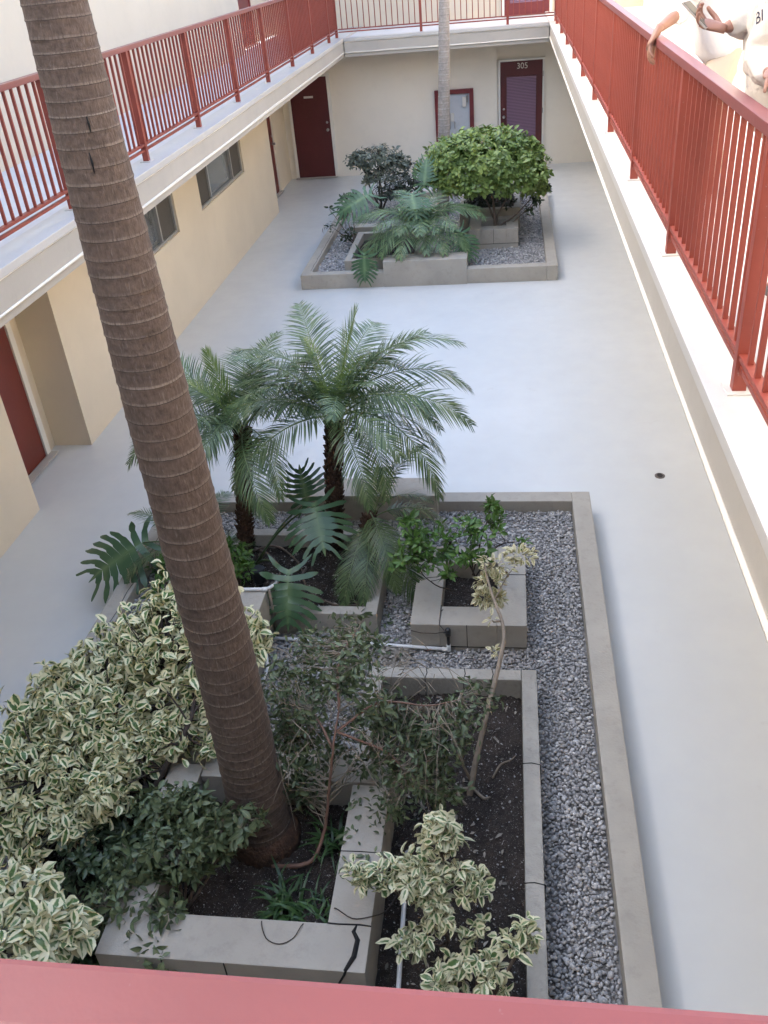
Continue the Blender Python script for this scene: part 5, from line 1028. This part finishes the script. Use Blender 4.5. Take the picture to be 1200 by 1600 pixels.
# ---------------------------------------------------------------- people
def skin(name, verts, edges, rad, mat, parent=None, sub=2, root=0, folds=0.0):
    me = bpy.data.meshes.new(name); me.from_pydata([tuple(v) for v in verts], edges, []); o = bpy.data.objects.new(name, me); COL.objects.link(o)
    sk = o.modifiers.new('skin', 'SKIN'); sk.use_smooth_shade = True; sk.branch_smoothing = 0.3
    for i, r in enumerate(rad):
        me.skin_vertices[0].data[i].radius = r if hasattr(r, '__len__') else (r, r)
    me.skin_vertices[0].data[root].use_root = True
    ss = o.modifiers.new('sub', 'SUBSURF'); ss.levels = sub; ss.render_levels = sub
    dg = bpy.context.evaluated_depsgraph_get(); m2 = bpy.data.meshes.new_from_object(o.evaluated_get(dg)); bpy.data.objects.remove(o)
    m2.materials.clear(); m2.materials.append(mat); m2.polygons.foreach_set('use_smooth', [True] * len(m2.polygons))
    if folds:
        for v in m2.vertices:
            c = v.co; q = math.sin(c.z * 46 + 9 * c.x + 4 * math.sin(c.y * 17)) * 0.5 + math.sin(c.z * 83 - c.y * 38 + 3 * math.sin(c.x * 23)) * 0.35 + math.sin(c.y * 61 + c.x * 47) * 0.25
            v.co = c + v.normal * folds * q
    return link(name, m2, parent)
def chain(pts, rad):
    return [Vector(p) for p in pts], [(i, i + 1) for i in range(len(pts) - 1)], rad
def merge(*parts):
    V, E_, Rr = [], [], []
    for v, e, r in parts:
        b = len(V); V += v; E_ += [(a + b, c + b) for a, c in e]; Rr += r
    return V, E_, Rr
def join_into(dst, others):
    bm = bmesh.new(); bm.from_mesh(dst.data)
    for o in others:
        bm.from_mesh(o.data); me = o.data; bpy.data.objects.remove(o); bpy.data.meshes.remove(me)
    bm.to_mesh(dst.data); bm.free(); dst.data.polygons.foreach_set('use_smooth', [True] * len(dst.data.polygons))
def hand(wrist, fwd, palm_n, mat, curl, thumb_side, s=1.0, fan=0.10, thumb_curl=0.35):
    """palm block plus four curled fingers of different lengths and a thumb leaving the side of the palm"""
    W = Vector(wrist); Fd = Vector(fwd).normalized(); N_ = Vector(palm_n); N_ = (N_ - Fd * N_.dot(Fd)).normalized(); Sd = Fd.cross(N_) * thumb_side
    objs = []
    v, e, r = chain([W - Fd * 0.01 * s, W + Fd * 0.03 * s, W + Fd * 0.065 * s, W + Fd * 0.092 * s], [(0.021 * s, 0.027 * s), (0.018 * s, 0.036 * s), (0.016 * s, 0.041 * s), (0.012 * s, 0.036 * s)])
    m = bpy.data.meshes
    # palm as a flattened tube so that its width follows the side axis
    mb = MB(); secs = [(-0.015, 0.024, 0.019), (0.015, 0.030, 0.018), (0.045, 0.040, 0.017), (0.075, 0.042, 0.015), (0.096, 0.036, 0.010)]; n = 12; 
    for (t, wd, th) in secs:
        for k in range(n):
            a = 2 * math.pi * k / n; mb.v.append(tuple(W + Fd * t * s + Sd * math.cos(a) * wd * s + N_ * math.sin(a) * th * s))
    for i in range(len(secs) - 1):
        for k in range(n): k2 = (k + 1) % n; mb.f.append((i * n + k, i * n + k2, (i + 1) * n + k2, (i + 1) * n + k))
    mb.f.append(tuple(range(n - 1, -1, -1))); mb.f.append(tuple((len(secs) - 1) * n + k for k in range(n)))
    objs.append(mb.build('palm', mat, None, True))
    for i, (off, ln) in enumerate(((0.028, 0.072), (0.0095, 0.080), (-0.0095, 0.075), (-0.028, 0.060))):
        b = W + Fd * 0.083 * s + Sd * off * s; d = (Fd + Sd * fan * (1.5 - i)).normalized(); c = curl[i] if hasattr(curl, '__len__') else curl
        pts = [b - d * 0.015 * s, b]; ang = 0.15
        for seg in (0.45, 0.32, 0.23):
            ang += c * (0.8 if seg == 0.45 else 1.0); dd = d * math.cos(ang) - N_ * math.sin(ang); pts.append(pts[-1] + dd * ln * seg * s * 1.15)
        objs.append(skin('finger', pts, [(k, k + 1) for k in range(4)], [0.0095 * s, 0.0095 * s, 0.0088 * s, 0.0080 * s, 0.0062 * s], mat, None, 2))
    b = W + Fd * 0.022 * s + Sd * 0.028 * s; d1 = (Fd * 0.75 + Sd * 0.75 - N_ * thumb_curl).normalized(); d2 = (Fd * 1.0 + Sd * 0.25 - N_ * thumb_curl * 1.3).normalized()
    p1 = b + d1 * 0.040 * s; p2 = p1 + d2 * 0.034 * s; p3 = p2 + (d2 - N_ * 0.2).normalized() * 0.026 * s
    objs.append(skin('thumb', [b - d1 * 0.01 * s, b, p1, p2, p3], [(k, k + 1) for k in range(4)], [0.013 * s, 0.0145 * s, 0.0115 * s, 0.0105 * s, 0.0075 * s], mat, None, 2))
    return objs
def person(label, J, mat, shirt, trousers, hands, sleeve, loose, seed):
    """J: joints of the pose; the body is one skinned surface, clothes are looser shells over it"""
    root = thing('person', label, 'person', (J['pel'].x, J['pel'].y, ZW))
    nk = J['neck']; hd = J['head']; fdir = J['face']; sd = Vector((0, 0, 1)).cross(fdir).normalized()
    names = ['pel', 'belly', 'chest', 'neck', 'head0', 'head']
    V = [J['pel'], J['belly'], J['chest'], nk, nk.lerp(hd, 0.45), hd]; Rr = [0.125, 0.12, 0.13, 0.05, 0.066, 0.092]; Ed = [(0, 1), (1, 2), (2, 3), (3, 4), (4, 5)]
    V.append(hd + Vector((0, 0, 0.085))); Rr.append(0.072); Ed.append((5, 6))
    for s in ('L', 'R'):
        b = len(V); V += [J['sh' + s], J['el' + s], J['el' + s].lerp(J['wr' + s], 0.4), J['wr' + s]]; Rr += [0.052, 0.040, 0.038, 0.025]; Ed += [(2, b), (b, b + 1), (b + 1, b + 2), (b + 2, b + 3)]
    for s in ('L', 'R'):
        b = len(V); V += [J['hip' + s], J['kn' + s], J['kn' + s].lerp(J['an' + s], 0.35), J['an' + s], J['an' + s] + fdir * 0.16 + Vector((0, 0, -0.03))]; Rr += [0.082, 0.058, 0.055, 0.038, 0.034]; Ed += [(0, b), (b, b + 1), (b + 1, b + 2), (b + 2, b + 3), (b + 3, b + 4)]
    body = skin('body', V, Ed, Rr, mat, root, 2)
    ex = []
    for h in hands: ex += hand(*h)
    fc = hd + Vector((0, 0, 0.0))
    ex.append(skin('nose', [fc + fdir * 0.075 + Vector((0, 0, 0.03)), fc + fdir * 0.098 - Vector((0, 0, 0.008)), fc + fdir * 0.086 - Vector((0, 0, 0.022))], [(0, 1), (1, 2)], [0.010, 0.014, 0.010], mat, None, 2))
    for q in (-1, 1): ex.append(skin('ear', [fc + sd * q * 0.086 + Vector((0, 0, 0.02)), fc + sd * q * 0.092 - Vector((0, 0, 0.03))], [(0, 1)], [0.016, 0.011], mat, None, 2))
    lip = skin('lips', [fc + fdir * 0.070 - Vector((0, 0, 0.045)) + sd * q for q in (-0.022, 0, 0.022)], [(0, 1), (1, 2)], [0.005, 0.009, 0.005], mat, None, 1); ex.append(lip)
    join_into(body, ex)
    for o in ex: pass
    ey = MB()
    for q in (-1, 1): ey.tube([fc + fdir * 0.078 + sd * q * 0.032 + Vector((0, 0, 0.025)), fc + fdir * 0.086 + sd * q * 0.032 + Vector((0, 0, 0.025)), fc + fdir * 0.089 + sd * q * 0.032 + Vector((0, 0, 0.025))], [0.013, 0.010, 0.002], 10)
    ey.build('eyes', MAT['eye'], root, True)
    skin('hair', [hd + Vector((0, 0, 0.02)) - fdir * 0.05, hd + Vector((0, 0, 0.085)) - fdir * 0.02, hd + Vector((0, 0, 0.10)) + fdir * 0.035], [(0, 1), (1, 2)], [0.085, 0.085, 0.06], MAT['hair'], root, 2)
    # shirt
    k = loose; V = [J['pel'] - Vector((0, 0, 0.13)), J['belly'].lerp(J['pel'], 0.5), J['chest'] - Vector((0, 0, 0.04)), nk - Vector((0, 0, 0.04))]; Rr = [(0.205 * k, 0.185 * k), (0.185 * k, 0.165 * k), (0.185 * k, 0.155 * k), 0.08]; Ed = [(0, 1), (1, 2), (2, 3)]
    for s in ('L', 'R'):
        n = sleeve[s]; b = len(V); a, e_, w_ = J['sh' + s], J['el' + s], J['wr' + s]
        if n >= 1.0: pts = [a, e_, e_.lerp(w_, 0.45), e_.lerp(w_, n - 1.0)]; rr = [0.072 * k, 0.062 * k, 0.060 * k, 0.042 * k]
        else: pts = [a, a.lerp(e_, n * 0.6), a.lerp(e_, n)]; rr = [0.075 * k, 0.066 * k, 0.060 * k]
        V += pts; Rr += rr; Ed.append((2, b)); Ed += [(b + i, b + i + 1) for i in range(len(pts) - 1)]
    root_shirt = skin('shirt', V, Ed, Rr, shirt, root, 3, 0, 0.008 * loose)
    V = [J['pel'] + Vector((0, 0, 0.05)), J['pel'] - Vector((0, 0, 0.03))]; Rr = [(0.165, 0.15), (0.165, 0.155)]; Ed = [(0, 1)]
    for s in ('L', 'R'):
        b = len(V); V += [J['hip' + s], J['kn' + s], J['an' + s] + Vector((0, 0, 0.04))]; Rr += [0.10, 0.078, 0.065]; Ed += [(1, b), (b, b + 1), (b + 1, b + 2)]
    skin('trousers', V, Ed, Rr, trousers, root, 2, 0, 0.006)
    for s in ('L', 'R'):
        a = J['an' + s]; skin('shoe', [a + Vector((0, 0, -0.02)) - fdir * 0.03, a + fdir * 0.06 + Vector((0, 0, -0.03)), a + fdir * 0.17 + Vector((0, 0, -0.04))], [(0, 1), (1, 2)], [0.045, 0.042, 0.036], MAT['shoe'], root, 2)
    return root
def joints(**k): return {a: Vector(b) for a, b in k.items()}
JA = joints(pel=(1.33, 6.45, 3.66), belly=(1.28, 6.45, 3.84), chest=(1.20, 6.45, 4.06), neck=(1.13, 6.45, 4.25), head=(1.06, 6.45, 4.40), face=(-1, -0.1, 0),
            shL=(1.16, 6.27, 4.15), elL=(1.045, 6.31, 3.875), wrL=(0.865, 6.01, 3.808), shR=(1.2, 6.63, 4.15), elR=(1.36, 6.72, 3.88), wrR=(1.42, 6.66, 3.62),
            hipL=(1.33, 6.36, 3.58), knL=(1.27, 6.35, 3.2), anL=(1.35, 6.35, 2.83), hipR=(1.33, 6.54, 3.58), knR=(1.30, 6.56, 3.2), anR=(1.40, 6.57, 2.83))
person('person in a white tee with a bare forearm hanging over the right railing', JA, MAT['skin'], MAT['tee'], MAT['pants'],
       [(JA['wrL'], (-0.52, -0.30, -0.85), (-0.70, 0.25, 0.55), MAT['skin'], 0.45, 1, 1.22), (JA['wrR'], (-0.2, 0, -1), (0, 1, 0), MAT['skin'], 0.3, -1, 0.98)], {'L': 1.12, 'R': 0.75}, 1.02, 1)
JB = joints(pel=(1.21, 4.22, 3.64), belly=(1.12, 4.19, 3.82), chest=(1.09, 4.22, 4.05), neck=(1.04, 4.24, 4.24), head=(0.97, 4.27, 4.38), face=(-0.9, 0.25, 0),
            shL=(1.07, 4.04, 4.13), elL=(0.99, 4.13, 3.85), wrL=(0.975, 3.83, 3.835), shR=(1.10, 4.43, 4.14), elR=(1.07, 4.36, 3.98), wrR=(0.875, 4.30, 3.955),
            hipL=(1.22, 4.13, 3.56), knL=(1.22, 4.12, 3.19), anL=(1.34, 4.11, 2.83), hipR=(1.22, 4.32, 3.56), knR=(1.24, 4.34, 3.19), anR=(1.38, 4.36, 2.83))
PB = person('person in an off white sweatshirt with dark lettering, holding a phone over the right railing', JB, MAT['skin2'], MAT['sweat'], MAT['pants'],
       [(JB['wrR'], (-0.75, 0.25, 0.22), (0.1, 0.25, -0.9), MAT['skin2'], 0.62, -1, 0.95), (JB['wrL'], (-0.05, -1, -0.05), (0.1, 0, 1), MAT['skin2'], 0.4, -1, 0.95)], {'L': 1.95, 'R': 1.92}, 1.16, 2)
ph = thing('phone', 'slim silver phone held in the hand of the person in the sweatshirt', 'phone', (0.78, 4.33, 4.02))
m = MB().box(-0.036, 0.036, -0.075, 0.075, -0.004, 0.004).build('phone_shell', MAT['phone'], None, False, 0.003); m.parent = ph; 
m2 = MB().box(-0.033, 0.033, -0.071, 0.071, 0.0042, 0.0052).build('phone_screen', MAT['black'], None); m2.parent = ph
ph.matrix_world = Matrix.Translation((0.775, 4.335, 4.008)) @ Vector((-0.55, 0.35, 0.55)).to_track_quat('Y', 'Z').to_matrix().to_4x4()
# lettering printed on the sleeve, laid onto the cloth
from mathutils.bvhtree import BVHTree
shirt = [c for c in PB.children if c.name.startswith('shirt')][0]
sme = shirt.data; off = Vector(PB.location)
bv = BVHTree.FromPolygons([v.co for v in sme.vertices], [p.vertices[:] for p in sme.polygons])
tdir = Vector((-0.75, -0.75, 0.15)).normalized(); tx = Vector((0.6, -0.6, 0.3)); tx = (tx - tdir * tx.dot(tdir)).normalized(); ty = tdir.cross(tx)
tm = Matrix((tx, ty, tdir)).transposed().to_4x4(); tm.translation = Vector((0.985, 4.10, 4.00)) + tdir * 0.15
tx_o = text_mesh('sleeve_lettering', 'BI', 0.06, MAT['ink'], None, tm, 0.0)
for v in tx_o.data.vertices:
    hit = bv.find_nearest(v.co)
    if hit[0] is not None:
        q = bv.ray_cast(v.co, -tdir, 0.4); h = q if q[0] is not None else hit; v.co = h[0] + h[1].normalized() * 0.002
print('LETTERS', [tuple(round(q, 3) for q in v.co) for v in tx_o.data.vertices][:60:6])
tx_o.parent = shirt; tx_o.matrix_parent_inverse = Matrix.Identity(4)
